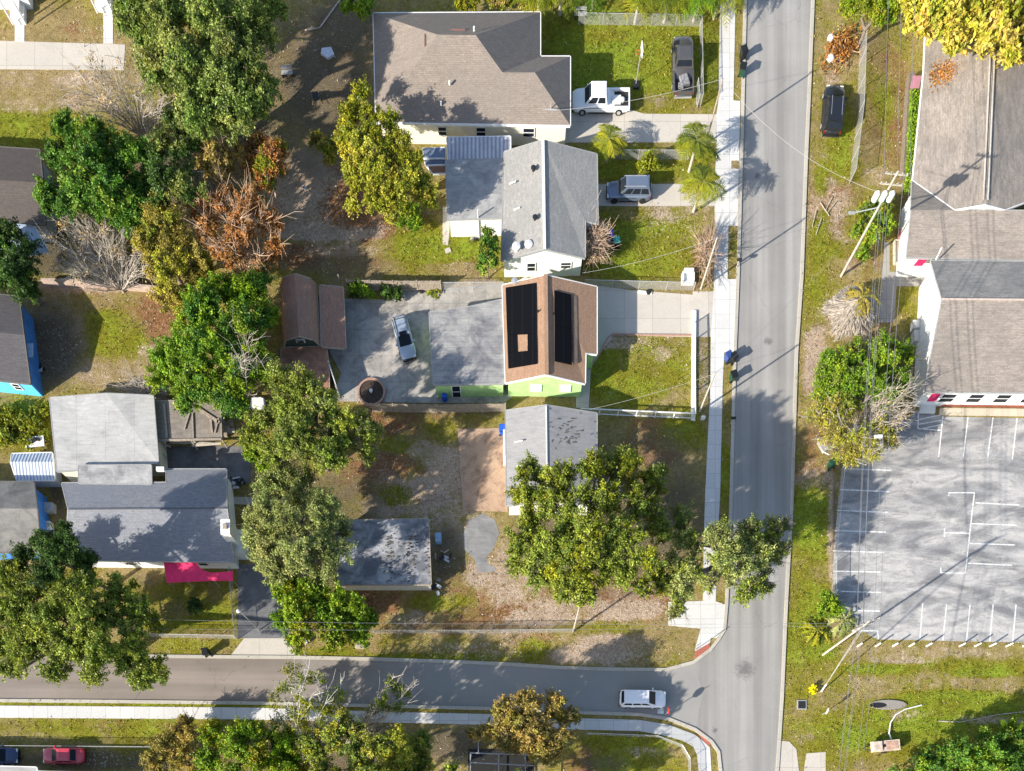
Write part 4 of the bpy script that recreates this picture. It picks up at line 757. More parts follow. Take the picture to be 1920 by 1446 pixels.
T('golden_tree', 'olive-gold feathery tree between the green tree and the rust-coloured one', '270,405,30 305,430,38 345,480,38 300,500,34 370,520,30 320,550,30 270,460,24 285,445,24', 'gold', 6, dens=1.1, leaf=.16, mixp='yellow')
T('rust_tree', 'rust leaved tree with pale fanned branches in the middle left', '375,385,26 420,375,30 460,380,30 500,410,28 510,460,24 490,500,24 430,470,26 390,430,26 450,430,30 400,470,18', 'rust', 6.5, base=(470,512), dens=.85, bark=plain('orange_bark', (.5,.36,.25), .9), R=.6, leaf=.2, cover=.75, r0=.14, mixp='rust', fan=True)
T('amber_tree', 'amber leaved small tree with thin branches north of the rust tree', '375,275,24 400,295,28 430,290,26 420,320,24 385,310,18', 'amber', 6.5, base=(455,352), dens=.8, tw=2, bark=TANBARK, R=.6, r0=.14)
T('mixed_tree', 'small tree with half green half rusty leaves left of the dirt yard', '480,275,22 505,300,26 520,285,20 500,335,24 470,310,20 525,320,14', 'rust', 6, dens=.9, tw=1, R=.6, mixp='lime', r0=.14, bark=TANBARK)
T('green_tree', 'big bright green dense tree west of the barn shed', '415,550,42 470,555,45 500,590,28 370,590,45 330,660,45 390,660,50 450,630,50 370,725,45 425,740,33 310,690,35 480,680,32 350,755,20 440,700,30', 'bright', 7, dens=1.2, leaf=.19, mixp='green', r0=.35)
T('bare_tree', 'small silvery leafless tree poking through the bright green tree', '450,640,14 470,650,16 462,675,18 478,690,14 448,690,12', 'dead', 8.6, base=(465,745), dens=0, tw=0, bark=PALEBARK, R=.6, r0=.1, fan=True)
T('bare_shrub', 'leafless grey brush lying along the edge of the flat whitish roof', '255,720,18 275,735,18 295,725,16 240,735,14', 'dead', 1.2, base=(310,752), dens=0.1, bark=PALEBARK, R=.5, cover=.7, r0=.08, cat='shrub', fan=True)
T('yellow_tree', 'tall yellow-green leaved tree overlapping the cream house corner', '672,175,20 655,215,24 690,220,28 725,235,24 745,270,32 690,275,40 650,265,24 710,320,42 765,305,30 670,330,32 755,345,32 790,350,28 710,375,32 740,380,28 648,240,20 795,375,22 660,385,14', 'yellow', 8, dens=.95, leaf=.17, R=.62, mixp='lime', r0=.25, cover=.85)
T('yellow_shrub', 'sparse yellow-green bush west of the tall yellow tree', '595,265,16 612,280,18 630,270,14 620,300,14', 'lime', 2.5, dens=.7, R=.5, r0=.1, cat='shrub', mixp='gold')
T('green_shrub', 'glossy green shrub at the foot of the tall yellow tree', '765,400,22 780,412,16 750,412,14', 'bright', 1.6, dens=1.3, R=.5, r0=.08, cat='shrub')
T('cypress', 'narrow dark green tree at the white house south-west corner', '915,440,12 918,460,16 910,480,16 905,500,12 922,490,10', 'green', 4, dens=1.6, R=.45, r0=.1, mixp='oak', leaf=.16)
T('oak_tree', 'olive oak with scattered clumps between the terracotta lean-to and the dark yard', '530,725,32 575,735,36 540,770,34 600,775,42 655,800,42 560,815,44 500,800,34 620,850,42 690,810,24 520,860,34 470,820,24 690,850,18', 'oak', 9, dens=.95, mixp='olive', tw=1, r0=.35, leaf=.19)
T('green_tree', 'small bright green tree tucked left of the olive oak', '485,840,22 500,865,24 470,850,16', 'bright', 5, dens=1.2, R=.5, r0=.12)
T('oak_tree', 'greyish green feathery oak between the slate grey house and the outbuilding', '500,920,38 560,915,42 600,960,40 520,970,45 620,1010,34 560,1020,45 490,1030,40 520,1065,30 600,1050,36 640,990,20 475,980,24', 'greyoak', 9.5, dens=.8, mixp='greyoak', tw=2, r0=.35, leaf=.17)
T('lime_tree', 'bright lime green broad leaved tree beside the asphalt driveway', '540,1105,30 590,1110,34 560,1150,38 620,1140,40 665,1145,34 570,1190,32 625,1185,34 675,1180,26 530,1160,20 695,1160,16', 'bright', 4.8, dens=.95, mixp='lime', leaf=.24, r0=.25)
T('oak_tree', 'largest oak, round yellow-green crown covering the plain grey roof end', '1000,895,30 1055,890,34 1110,880,32 1170,885,36 1225,905,32 1000,950,40 1060,950,44 1125,940,40 1200,950,36 985,1010,34 1035,1020,46 1100,1015,46 1165,1010,40 1010,1070,36 1075,1080,40 1140,1070,38 1205,1050,32 1050,1105,24 1100,1115,22 1235,1000,26 1225,960,22 1240,1090,24 1200,1100,20 965,1060,20 975,930,18', 'oak', 11.5, dens=1.0, tw=2, mixp='lime', r0=.5, leaf=.19)
T('oak_tree', 'grey-green oak spreading across the pavement and the road', '1285,975,28 1290,1020,30 1260,1060,28 1295,1070,30 1275,1110,30 1270,1145,18 1350,1010,30 1395,1005,32 1440,1000,30 1470,985,14 1365,1050,36 1415,1050,38 1455,1035,26 1385,1095,34 1430,1090,22 1330,1090,16 1240,1090,20', 'greyoak', 9, base=(1318,1085), dens=.85, tw=2, mixp='oak', r0=.4, leaf=.18)
T('dark_tree', 'dark shaded evergreen against the slate roof, lower left', '90,1020,30 130,1030,34 160,1055,30 95,1060,34 50,1050,30 120,1000,20', 'deep', 11, dens=1.2, leaf=.16)
T('oak_tree', 'wide oak with yellowish clumps overhanging the side road at lower left', '25,1090,40 80,1100,36 145,1110,40 30,1150,42 95,1165,45 165,1160,42 210,1160,32 120,1215,42 190,1215,42 60,1220,42 245,1235,36 215,1105,26 250,1135,26 240,1185,26 95,1260,28 170,1255,26 290,1255,28 265,1275,22 5,1210,36 20,1255,22', 'oak', 10.5, dens=1.0, mixp='oak', tw=1, r0=.5)
T('green_shrub', 'small leafy shrub behind the chain-link fence beside the lower left oak', '285,1165,18 300,1175,14 270,1160,12 250,1095,10', 'oak', 1.5, dens=1, R=.5, r0=.08, cat='shrub', mixp='lime')
T('round_shrub', 'round dark teal shrub alone on the shaded lawn under the red patio', '363,1133,17', 'deep', 0.9, dens=1.6, R=.35, r0=.06, leaf=.14, cat='shrub')
T('bare_tree', 'silvery branched tree with sparse leaves over the side road, bottom centre', '545,1275,30 590,1280,30 530,1310,30 575,1320,34 625,1300,28 560,1355,34 610,1345,30 640,1330,22 520,1350,20', 'lime', 8, base=(575,1420), dens=.3, bark=plain('silver_bark', (.5,.48,.44), .9), R=.8, mixp='oak', cover=.4, r0=.2, fan=True)
T('bare_tree', 'thin pale branch tree with leaf tufts reaching right over the road', '735,1285,16 755,1300,16 720,1315,16 745,1325,14 700,1330,14', 'oak', 6, base=(650,1400), dens=.6, fan=True, cover=.6, bark=PALEBARK, R=.5, r0=.1)
T('green_tree', 'green tree below the white pavement, left of the bottom centre', '410,1380,28 440,1400,32 400,1425,28 470,1370,24 480,1420,36 520,1390,30 430,1450,30 540,1440,40', 'bright', 8, dens=1.1, mixp='lime')
T('olive_tree', 'olive and yellow tree mass below the pavement at bottom centre', '590,1400,36 640,1385,32 690,1400,34 740,1395,32 780,1400,26 620,1440,36 680,1440,36 740,1440,34 790,1435,26 650,1345,18 665,1370,20', 'oak', 9, dens=.95, mixp='yellow', tw=2)
T('golden_shrub', 'brownish gold thicket right of the grass strip, bottom left', '310,1395,24 345,1385,26 330,1420,26 290,1425,22 370,1430,26 350,1360,18 300,1450,26', 'gold', 3.2, dens=.9, tw=2, cat='shrub', mixp='amber', leaf=.16)
T('golden_tree', 'amber-gold tree beside the white pavement right of bottom centre', '945,1330,22 990,1320,30 1035,1320,26 1060,1345,22 960,1360,32 1010,1360,36 1045,1385,26 910,1375,22 985,1395,32 1025,1410,24 950,1390,24 885,1375,12', 'amber', 6.5, dens=.95, mixp='gold', tw=2, r0=.25)
T('green_tree', 'broad green thicket under the wires west of the church', '1565,685,26 1605,668,24 1650,652,22 1688,655,22 1704,672,14 1560,715,36 1610,700,40 1660,690,36 1590,750,34 1650,740,36 1540,740,22 1690,710,22', 'bright', 4.5, dens=.95, leaf=.2, mixp='oak', tw=2)
T('yellow_tree', 'yellow leaved tree with bare pale branches at the parking lot corner', '1535,775,24 1570,775,28 1560,815,28 1600,810,30 1640,800,26 1595,850,26 1630,845,24 1665,820,20', 'yellow', 5, base=(1590,815), dens=.42, tw=3, bark=PALEBARK, mixp='gold', leaf=.16)
T('bare_tree', 'leafless pale tree leaning toward the church south-west corner', '1660,760,24 1685,745,22 1695,780,22 1670,800,20 1700,735,12', 'dead', 5.5, base=(1598,812), dens=0.02, bark=PALEBARK, R=.7, r0=.16, fan=True)
T('yellow_tree', 'big-leaved yellow and tan tree over the church roof, upper right corner', '1720,10,40 1770,20,40 1830,10,45 1890,20,45 1740,55,26 1800,55,34 1860,65,34 1910,75,40 1890,105,22 1780,85,16 1940,30,50', 'tan', 8, dens=1.0, leaf=.3, mixp='yellow', r0=.4)
T('green_tree', 'rounded green tree left of the big yellow tree at the top edge', '1600,5,22 1635,10,30 1670,10,28 1650,30,16', 'bright', 4.5, dens=1.1, mixp='lime')
T('green_shrub', 'leafy green shrub with yellow sprigs beside the utility pole', '1625,400,20 1650,395,22 1660,420,18 1635,440,20 1610,430,14 1620,470,14', 'bright', 1.8, dens=.9, cat='shrub', mixp='lime', R=.5, r0=.1)
T('green_tree', 'green thicket at the bottom right corner beyond the mown grass', '1740,1430,30 1790,1410,34 1850,1400,38 1910,1390,40 1770,1460,40 1840,1450,40 1900,1450,40 1700,1465,30', 'green', 4, dens=1.2, mixp='bright')
T('green_shrub', 'bright green bush at the left edge of the parking lot', '1550,1125,18 1562,1140,16 1540,1145,12', 'bright', 1.8, dens=1.1, cat='shrub', R=.5, r0=.08)
T('green_tree', 'small green tree at the top edge left of the cream house', '655,5,18 680,12,16 690,-5,18', 'bright', 4, dens=1.1, R=.5, r0=.12)
T('lime_shrub', 'lime green shrub at the top edge above the cream house ridge', '865,5,14 885,2,14', 'lime', 2, dens=1.1, R=.5, r0=.08, cat='shrub')
T('amber_shrub', 'mixed amber and green shrub at the top edge above the dark roof slope', '925,5,12 950,2,14 975,5,12', 'amber', 2, dens=1.0, R=.5, r0=.08, cat='shrub', mixp='lime')
T('green_shrub', 'green shrub behind the weathered wooden fence, left one', '672,540,16 690,548,12', 'bright', 1.2, dens=1.2, R=.4, r0=.06, cat='shrub', mixp='deep')
T('green_shrub', 'low dark green shrub behind the weathered wooden fence, right one', '725,548,13 745,550,12', 'deep', .9, dens=1.2, R=.4, r0=.06, cat='shrub')
T('dead_shrub', 'dry brown ornamental grass clump by the blue and teal bins', '1110,432,15 1122,448,18 1112,475,18 1126,468,16', 'dead', 1.4, dens=.7, fan=True, base=(1104,462), cover=1.2, bark=plain('straw', (.5,.36,.26), .9), R=.45, r0=.06, cat='shrub', leaf=.12)
T('dead_shrub', 'dry brown brush by the leaning pole beside the pavement', '1325,460,12 1318,490,12 1322,520,10 1330,440,8', 'dead', 0.8, dens=.5, fan=True, cover=.7, bark=TANBARK, R=.4, r0=.05, cat='shrub', mixp='oak', leaf=.12)
T('yellow_shrub', 'yellow-green shrub in the fenced strip between the two small palms', '1215,298,14 1205,312,10 1228,310,8', 'lime', 1.1, dens=1, R=.4, r0=.05, cat='shrub')
T('vine_thicket', 'yellow-green vine thicket above the small metal shed', '20,785,26 55,790,26 80,770,16 15,820,22 50,825,18 85,815,10 -10,800,30', 'lime', .7, dens=.7, R=.55, r0=.05, cat='shrub', mixp='oak', fl=.3)
T('dark_tree', 'dark shaded tree in the gap between the amber, rust and saturated green trees', '330,240,28 300,270,26 345,290,30 300,330,28 345,350,28 300,375,20', 'deep', 8.5, dens=.95, mixp='olive', R=.8, fl=1.1, base=(400,420), r0=.15)
# trees just outside the lower edge whose shadows cross the side road
for i, (lb, q) in enumerate((('oak just outside the bottom edge, left of centre', '700,1490,50 640,1500,45 760,1480,45 700,1530,40'), ('oak just outside the bottom edge, near centre', '850,1480,45 900,1500,45 820,1520,45 880,1540,40'), ('oak just outside the bottom edge, left', '560,1500,45 500,1520,45 600,1530,40'), ('oak just outside the bottom edge, right of centre', '960,1500,40 930,1540,40 1000,1540,34'))):
    T('oak_tree', lb, q, 'oak', 11, dens=.8, cover=1, leaf=.3)
# hedge
hb = thing('hedge', 'clipped bright green hedge along the church hall wall', 'hedge', at(1716,265)); L = []
yy = rng.uniform(168, 360, 9000); xx = 1717 - (yy-168)*0.055 + rng.uniform(-9, 9, 9000); k_ = S*(1-1.3/H)
L = np.stack([(xx-NX)*k_, (NY-yy)*k_, np.maximum(0.1, 1.3 + rng.normal(size=9000)*0.15 - ((xx-1712)/14)**2*0.1)], 1)
leaves('foliage', L, 0.13, np.array(PAL['bright'])[rng.integers(0, 4, 9000)]*rng.uniform(.8, 1.5, 9000)[:, None], hb)
MB().prism(P([(1698,150),(1709,150),(1697,338),(1686,338)]), 0, 0.9).build('stems', BARK, hb)
# palms
def palm(name, label, px, py, h, n, flen, pal, group=None, skirt=False, tr=0.14, cat='palm', fan=False):
    b0 = np.array(at(px, py)); par = thing(name, label, cat, tuple(b0), 0, group); top = b0 + np.array([rng.normal()*0.15, rng.normal()*0.15, h])
    if h > 0.6: tubes_np('trunk', [(b0, (b0+top)/2, tr*1.2, tr), ((b0+top)/2, top, tr, tr*0.9)], PALEBARK, par, 8)
    L0 = []; L1 = []; col = []; pc = np.array(PAL[pal]); ribs = []
    for i in range(n):
        a = 2*math.pi*i/n*1.0 + rng.normal()*0.15; el = rng.uniform(0.1, 1.0); ln = flen*rng.uniform(0.8, 1.15); d = np.array([math.cos(a), math.sin(a), 0]); sd_ = np.array([-d[1], d[0], 0])
        base_c = pc[rng.integers(0, len(pc))]; prev = top
        m = 16
        for j in range(1, m+1):
            u = j/m; p = top + d*ln*u*(0.55+0.45*math.cos(el*0.8)) + np.array([0, 0, ln*(el*u*0.7 - 0.75*u*u)])
            ribs.append((prev, p, 0.02, 0.018)); prev = p
            ll = ln*0.34*math.sin(math.pi*min(1, u*0.85+0.12)) if not fan else ln*0.3*u
            for s_ in (-1, 1):
                for q in range(2):
                    e = p + sd_*s_*ll*rng.uniform(.8, 1.1) + d*ll*(0.55 + 0.3*q) + np.array([0, 0, -ll*rng.uniform(.15, .6)]); L0.append(p); L1.append(e); col.append(base_c*rng.uniform(.8, 1.35))
    if skirt:
        M = 2600; a = rng.uniform(0, 2*math.pi, M); rr = 2.5*rng.uniform(.05, 1, M)**.6*(1+.12*np.sin(a*5)); Lk = np.stack([top[0]+np.cos(a)*rr-.3, top[1]+np.sin(a)*rr-.3, top[2]-.35-rr*rr*.28+rng.normal(size=M)*.12], 1)
        dd = np.stack([np.cos(a)+rng.normal(size=M)*.25, np.sin(a)+rng.normal(size=M)*.25, -.25*np.ones(M)], 1); dd = unit(dd)*rng.uniform(.2, .5, M)[:, None]; ww = unit(np.stack([-dd[:, 1], dd[:, 0], rng.normal(size=M)*.1], 1))*.045
        vv = np.stack([Lk-dd-ww, Lk-dd+ww, Lk+dd+ww*.6, Lk+dd-ww*.6], 1).reshape(-1, 3); mesh_np('dead_skirt', vv, np.arange(M*4).reshape(M, 4), LEAF, par, np.array([.46, .40, .34])*rng.uniform(.5, 1.25, M)[:, None])
    L0 = np.array(L0); L1 = np.array(L1); d = L1-L0; w_ = unit(np.cross(d, [[0, 0, 1.]]) + rng.normal(size=d.shape)*0.15)*0.035*(2.2 if skirt else 1.6 if fan else 1)
    v = np.stack([L0-w_, L0+w_, L0+d*0.75+w_*0.9, L1], 1).reshape(-1, 3)
    mesh_np('crown', v, np.arange(len(v)).reshape(-1, 4), LEAF, par, np.array(col)); tubes_np('frond_ribs', ribs, barkmat_green, par, 3)
    return par
o = leaves('fallen_leaf_litter', LITTER[0], .12, np.array(PAL['rust'])[rng.integers(0,4,len(LITTER[0]))]*1.2, LITTER[1], upb=2, asp=.6); o['kind'] = 'stuff'
barkmat_green = plain('frond_rib', (0.2, 0.22, 0.06), 0.7)
palm('palm_tree', 'small palm between the cream house driveway and the silver SUV', 1138,305,2.6,14,2.0,'lime',tr=.1)
palm('palm_tree', 'feathery palm at the corner of the driveway and the pavement', 1292,322,3.8,15,2.5,'lime')
palm('palm_tree', 'ragged palm beside the pavement below the driveway corner palm', 1300,398,4.2,15,2.6,'lime')
for i, (x, y, lb) in enumerate(((1010,40,'leftmost palm of the row along the top edge'), (1050,28,'second palm from left in the row along the top edge'), (1110,20,'palm in the top row above the open lawn'), (1190,45,'palm in the top row just left of the grey pickup'), (1245,42,'palm in the top row above the grey pickup'), (1300,40,'palm in the top row right of the grey pickup'), (1338,35,'rightmost palm of the top row, touching the pavement'))):
    palm('palm_tree', lb, x, y, 3.6, 20, 2.7, ('lime','lime','bright')[i % 3], group='palms along the top edge')
palm('cabbage_palm', 'cabbage palm with grey dead skirt west of the church walk', 1588,606,4.0,10,1.7,'gold',skirt=True,tr=.2,fan=True)
palm('palmetto', 'yellowish palmetto clump at the foot of the lower utility pole', 1535,1188,0.5,14,1.7,'lime',fan=True,cat='palmetto')
palm('palmetto', 'green palmetto clump against the parking lot corner', 1578,1165,0.6,14,1.6,'greyoak',fan=True,cat='palmetto')
palm('yucca', 'small spiky pale yucca beside the wooden fence end', 815,545,0.4,12,0.8,'lime',fan=True,cat='plant')
# ---------------------------------------------------------------- vehicles
def car(name, label, px, py, ang, L, Wd, Ht, kind, paint, belt=0.95, hood=0.27, rake=0.16, rearp=0.06, roofpaint=None, cat=None):
    par = thing(name, label, cat or ('pickup' if kind == 'pickup' else 'car'), at(px, py, 0.035), math.radians(ang))
    w2 = Wd/2; X0, X1 = -L/2, L/2; hx = X1 - L*hood
    st = []
    for u in (0, .015, .05, .12, .25, .4, .5, .6, .72, .82, .9, .95, .985, 1):
        x = X0 + L*u; e = min(u, 1-u)*L; wf = w2*(1 - 0.30*max(0, 1-e/0.55)**2.2)
        z = belt
        if x > hx: z = belt - 0.04 - 0.20*((x-hx)/(X1-hx))**2.0
        if kind == 'sedan' and u < .18: z = belt - 0.02
        if kind == 'pickup' and u < .40: z = 0.62
        zb = 0.28 + 0.1*max(0, 1-e/0.3)
        st.append((x, wf, z, zb))
    mb = MB(); rings = []
    for x, wf, z, zb in st:
        rings.append([(x, -wf*.92, zb), (x, -wf, zb+.14), (x, -wf, z*.72), (x, -wf*.96, z-.06), (x, -wf*.86, z), (x, 0, z+.03), (x, wf*.86, z), (x, wf*.96, z-.06), (x, wf, z*.72), (x, wf, zb+.14), (x, wf*.92, zb)])
    n = 11; vs = [v for r in rings for v in r]; fs = []
    for i in range(len(rings)-1):
        for j in range(n-1): fs.append((i*n+j, (i+1)*n+j, (i+1)*n+j+1, i*n+j+1))
        fs.append((i*n+n-1, (i+1)*n+n-1, (i+1)*n, i*n))
    fs += [tuple(range(n)), tuple(range((len(rings)-1)*n, len(rings)*n))[::-1]]
    mb.add(vs, fs); body = mb.build('body', paint, par, True, smooth=True)
    # cabin
    if kind == 'pickup': cx0, cx1, rx0, rx1 = X0+L*.40, hx+.1, X0+L*.43, hx-L*.10
    elif kind == 'sedan': cx0, cx1, rx0, rx1 = X0+L*.13, hx+.1, X0+L*.29, hx-L*.15
    else: cx0, cx1, rx0, rx1 = X0+.06, hx+.1, X0+L*rearp+.1, hx-L*rake
    bw, rw = w2*.93, w2*.76
    bot = [(cx0, -bw*.95), (cx1, -bw*.9), (cx1, bw*.9), (cx0, bw*.95)]; topq = [(rx0, -rw), (rx1, -rw), (rx1, rw), (rx0, rw)]; zb, zt = belt-.03, Ht-.03
    mb = MB(); mb.add([(x, y, zb) for x, y in bot] + [(x, y, zt) for x, y in topq], [(0,1,5,4), (1,2,6,5), (2,3,7,6), (3,0,4,7), (4,5,6,7)])
    mb.add([(rx0+.03, -rw+.1, zt+.001), (rx1-.05, -rw+.1, zt+.001), (rx1-.05, rw-.1, zt+.001), (rx0+.03, rw-.1, zt+.001), (rx0+.15, -rw+.25, Ht), (rx1-.2, -rw+.25, Ht), (rx1-.2, rw-.25, Ht), (rx0+.15, rw-.25, Ht)], [(0,1,5,4), (1,2,6,5), (2,3,7,6), (3,0,4,7), (4,5,6,7)])
    cab = mb.build('cabin', roofpaint or paint, par, True)
    def lerp(a, b_, t_): return tuple(p + (q-p)*t_ for p, q in zip(a, b_))
    def glass(nm, A, B, C_, D, u0, u1, v0, v1, off):
        f = lambda u, v: Vector(lerp(lerp(A, B, u), lerp(D, C_, u), v)) + Vector(off)
        MB().add([f(u0, v0), f(u1, v0), f(u1, v1), f(u0, v1)], [(0,1,2,3)]).build(nm, GLASS, par, True)
    B3 = [(x, y, zb) for x, y in bot]; T3 = [(x, y, zt) for x, y in topq]
    glass('windshield', B3[1], B3[2], T3[2], T3[1], .05, .95, .08, .92, (.02, 0, .015)); glass('rear_window', B3[3], B3[0], T3[0], T3[3], .08, .92, .25, .9, (-.02, 0, .015))
    for (A, B, C_, D, oy) in ((B3[0], B3[1], T3[1], T3[0], -.015), (B3[2], B3[3], T3[3], T3[2], .015)):
        cuts = ((.06, .32), (.36, .62), (.66, .9)) if kind == 'suv' else ((.08, .46), (.52, .9))
        for u0, u1 in cuts:
            if oy > 0: u0, u1 = 1-u1, 1-u0
            glass('side_window', A, B, C_, D, u0, u1, .22, .88, (0, oy, .004))
    if kind == 'pickup':
        bx0, bx1 = X0+.06, X0+L*.40; mb = MB()
        for s_ in (-1, 1): mb.box(((bx0+bx1)/2, s_*(w2-.09), .78), (bx1-bx0, .16, .38))
        mb.box((bx0+.05, 0, .78), (.12, Wd-.34, .38)).build('bed_side', paint, par, True); MB().box(((bx0+bx1)/2+.05, 0, .665), (bx1-bx0-.15, Wd-.36, .06)).build('bed_floor', DARK, par, True)
    for wx in (X0+L*.19, X1-L*.175):
        for s_ in (-1, 1):
            wh = MB().lathe((wx, s_*(w2-.09), .37), [(.3,-.12),(.37,-.09),(.37,.09),(.3,.12)], 18, 'y').build('wheel', RUBBER, par, True); MB().lathe((wx, s_*(w2+.03), .37), [(.2,-.012),(.2,.012),(.05,.016)] if s_ > 0 else [(.05,-.016),(.2,-.012),(.2,.012)], 12, 'y').build('rim', STEEL if paint.name != 'silver_blue_paint' else DARK, wh, True)
    for s_ in (-1, 1):
        MB().box((0, s_*(w2-.01), .34), (L*.44, .05, .14)).build('side_sill', DARK, par, True)
        MB().box(((X0+X1)/2 + (.1 if kind != 'pickup' else L*.12), s_*(w2-.002), belt-.22), (L*.36, .012, .05)).build('door_trim', DARK, par, True)
        MB().box((X1-.1, s_*w2*.66, .68), (.16, .34, .14)).build('headlight', plain('lamp_lens', (.75,.75,.72), .15), par, True)
        MB().box((X0+.06, s_*w2*.76, .8), (.08, .12, .22)).build('taillight', plain('red_lens', (.28,.015,.015), .3), par, True)
        MB().box((hx-.25, s_*(w2+.08), belt+.04), (.14, .2, .14)).build('mirror', paint, par, True)
    MB().box((X1-.03, 0, .55), (.08, Wd*.5, .18)).build('grille', DARK, par, True); MB().box((X1-.02, 0, .36), (.14, Wd*.8, .12)).build('front_bumper', DARK if kind != 'sedan' else paint, par, True)
    MB().box((X0+.0, 0, .42), (.12, Wd*.84, .16)).build('rear_bumper', STEEL if kind == 'pickup' else DARK, par, True)
    return par
WP = carpaint('white_car_paint', (.8,.8,.8), 0); BK = carpaint('black_car_paint', (.012,.012,.014), 0); GR = carpaint('grey_car_paint', (.10,.095,.092)); SV = carpaint('silver_car_paint', (.38,.43,.49), .3)
RD = carpaint('red_car_paint', (.5,.045,.07), 0); SB = carpaint('silver_blue_paint', (.16,.20,.27), .4); NB = carpaint('navy_car_paint', (.03,.05,.12), 0)
c_ = car('pickup_truck', 'white pickup truck nosed up to the cream house', 1126,199,180,6.1,2.12,1.95,'pickup',WP,belt=1.08,hood=.22)
MB().box((c_.location.x*0-.0+.35, 0, 1.93), (.5,.85,.02)).build('sunroof', GLASS, c_, True)
MB().box((-1.6,.15,.85), (.9,.7,.4)).lathe((-2.2,.2,.7), [(.2,0),(.28,.3),(.1,.45)], 8).build('cargo', WHITE, c_, True)
c_ = car('pickup_truck', 'grey pickup truck with loaded bed parked on grass by the gate', 1278,136,91,6.1,2.2,1.9,'pickup',GR,belt=1.05,hood=.22)
MB().box((-1.7,-.1,.85), (1.1,.8,.35), .3).box((-2.2,.3,.8), (.5,.5,.3)).build('cargo', plain('mixed_cargo', (.2,.2,.2), .7, 0, .8, 6), c_, True)
c_ = car('suv', 'glossy black SUV parked on the verge across the road', 1558,217,86,5.1,2.15,1.85,'suv',BK)
mb = MB()
for y_ in (-.55, .55): mb.box((-.6,y_,1.83), (2.0,.035,.05))
for y_ in (-.2,0,.2): mb.box((-.6,y_,1.81), (1.6,.025,.02))
mb.build('roof_rack', STEEL, c_, True)
c_ = car('suv', 'silver-blue SUV parked beside the white house', 1178,367,180,4.7,1.8,1.82,'suv',SB,hood=.26)
mb = MB()
for y_ in (-.55, .55): mb.box((-.5,y_,1.86), (2.3,.04,.05))
mb.build('roof_rack', STEEL, c_, True)
c_ = car('station_wagon', 'silver wagon alone on the stained back patio', 759,641,-75,4.5,1.75,1.5,'suv',SV,hood=.27,rake=.2,rearp=.09)
MB().box((.1,0,1.51), (.5,.8,.02)).build('sunroof', GLASS, c_, True)
mb = MB()
for y_ in (-.55, .55): mb.box((-.9,y_,1.53), (1.7,.04,.05))
mb.box((-1.5,0,1.54),(.05,1.1,.04)).build('roof_rack', DARK, c_, True)
c_ = car('suv', 'white SUV waiting at the stop line on the side road', 1203,1313,-1,4.85,1.85,1.68,'suv',WP,hood=.24,rake=.16)
car('sedan', 'red sedan parked behind the long fence at lower left', 126,1419,180,4.35,1.72,1.4,'sedan',RD,hood=.26)
car('sedan', 'dark navy car cut off by the left edge near the red sedan', 2,1419,0,4.4,1.75,1.42,'suv',NB,cat='car')
# trailer
o = thing('utility_trailer', 'small rusty cream trailer on the lawn by the bottom right thicket', 'trailer', at(1654,1401), math.radians(5))
MB().box((0,0,.75), (2.9,1.1,.5)).box((-.95,0,1.08), (.9,1.0,.18)).build('body', plain('rusty_cream', (.5,.4,.32), .8, 0, .35, 2), o, True)
MB().box((.55,0,1.02), (1.3,.8,.04)).build('hatch', plain('rust_brown', (.42,.27,.2), .8, 0, .35), o, True); MB().lathe((-.2,0,1.0), [(.16,0),(.16,.06)], 12).build('cap', DARK, o, True)
MB().box((1.7,0,.5), (.9,.08,.08)).tube((-1.4,-.3,.5), (-2.3,0,.45), .05).tube((-1.4,.3,.5), (-2.3,0,.45), .05).build('tow_bar', DARK, o, True)
for s_ in (-1, 1): MB().lathe((0, s_*.62, .3), [(.22,-.08),(.3,-.06),(.3,.06),(.22,.08)], 14, 'y').build('wheel', RUBBER, o, True)
# hose / curved pipe from trailer
pts = [at(*p) for p in ((1671,1386,.6), (1667,1375,.3), (1670,1355,.1), (1680,1340,.08), (1697,1330,.08), (1728,1322,.08))]
tag(MB().path(pts, 0.07).build('hose', WHITE), 'pale curved hose running from the trailer across the lawn', 'hose')
pts = [at(*p, .06) for p in ((1760,1352), (1800,1354), (1840,1347), (1870,1340), (1925,1334))]
tag(MB().path(pts, 0.05).build('branch', PALEBARK), 'long thin fallen branch on the grass right of the hose', 'branch')
# culvert
o = thing('drain_culvert', 'grey concrete culvert mouth set in the lawn above the trailer', 'culvert', at(1662,1322))
th = [2*math.pi*i/20 for i in range(20)]; MB().prism([at(1664+35*math.cos(a), 1322+9*math.sin(a)) for a in th], 0, .16).build('headwall', concrete('culvert_concrete', (.25,.23,.2), 3, 3, .2), o)
MB().prism([at(1645+16*math.cos(a), 1323+5*math.sin(a)) for a in th], .1, .18).build('opening', DARK, o)
# bins
def bin_(label, px, py, ang, body, lid, lying=False, group='wheeled bins by the road'):
    o = thing('wheeled_bin', label, 'bin', at(px, py, .05), math.radians(ang), group)
    MB().box((0,0,.52), (.62,.66,.96), taper=.78).build('body', body, o, True)
    MB().box((0,0,1.05), (.68,.74,.08)).box((0,.05,1.1), (.5,.5,.05)).build('lid', lid, o, True)
    MB().tube((-.3,-.4,.98), (.3,-.4,.98), .03).build('handle', DARK, o, True)
    for s_ in (-1, 1): MB().tube((s_*.28,-.3,.12), (s_*.34,-.3,.12), .12, n=12).build('wheel', RUBBER, o, True)
    if lying: o.rotation_euler = (0, math.radians(80), math.radians(ang)); o.location.z = .35
    return o
BB = plain('blue_bin_plastic', (.02,.10,.5), .45); BG = plain('teal_bin_plastic', (.05,.32,.27), .45); BKP = plain('black_bin_plastic', (.014,.016,.016), .45); DG = plain('dark_green_bin', (.015,.06,.035), .45); NV = plain('navy_bin', (.03,.06,.2), .45)
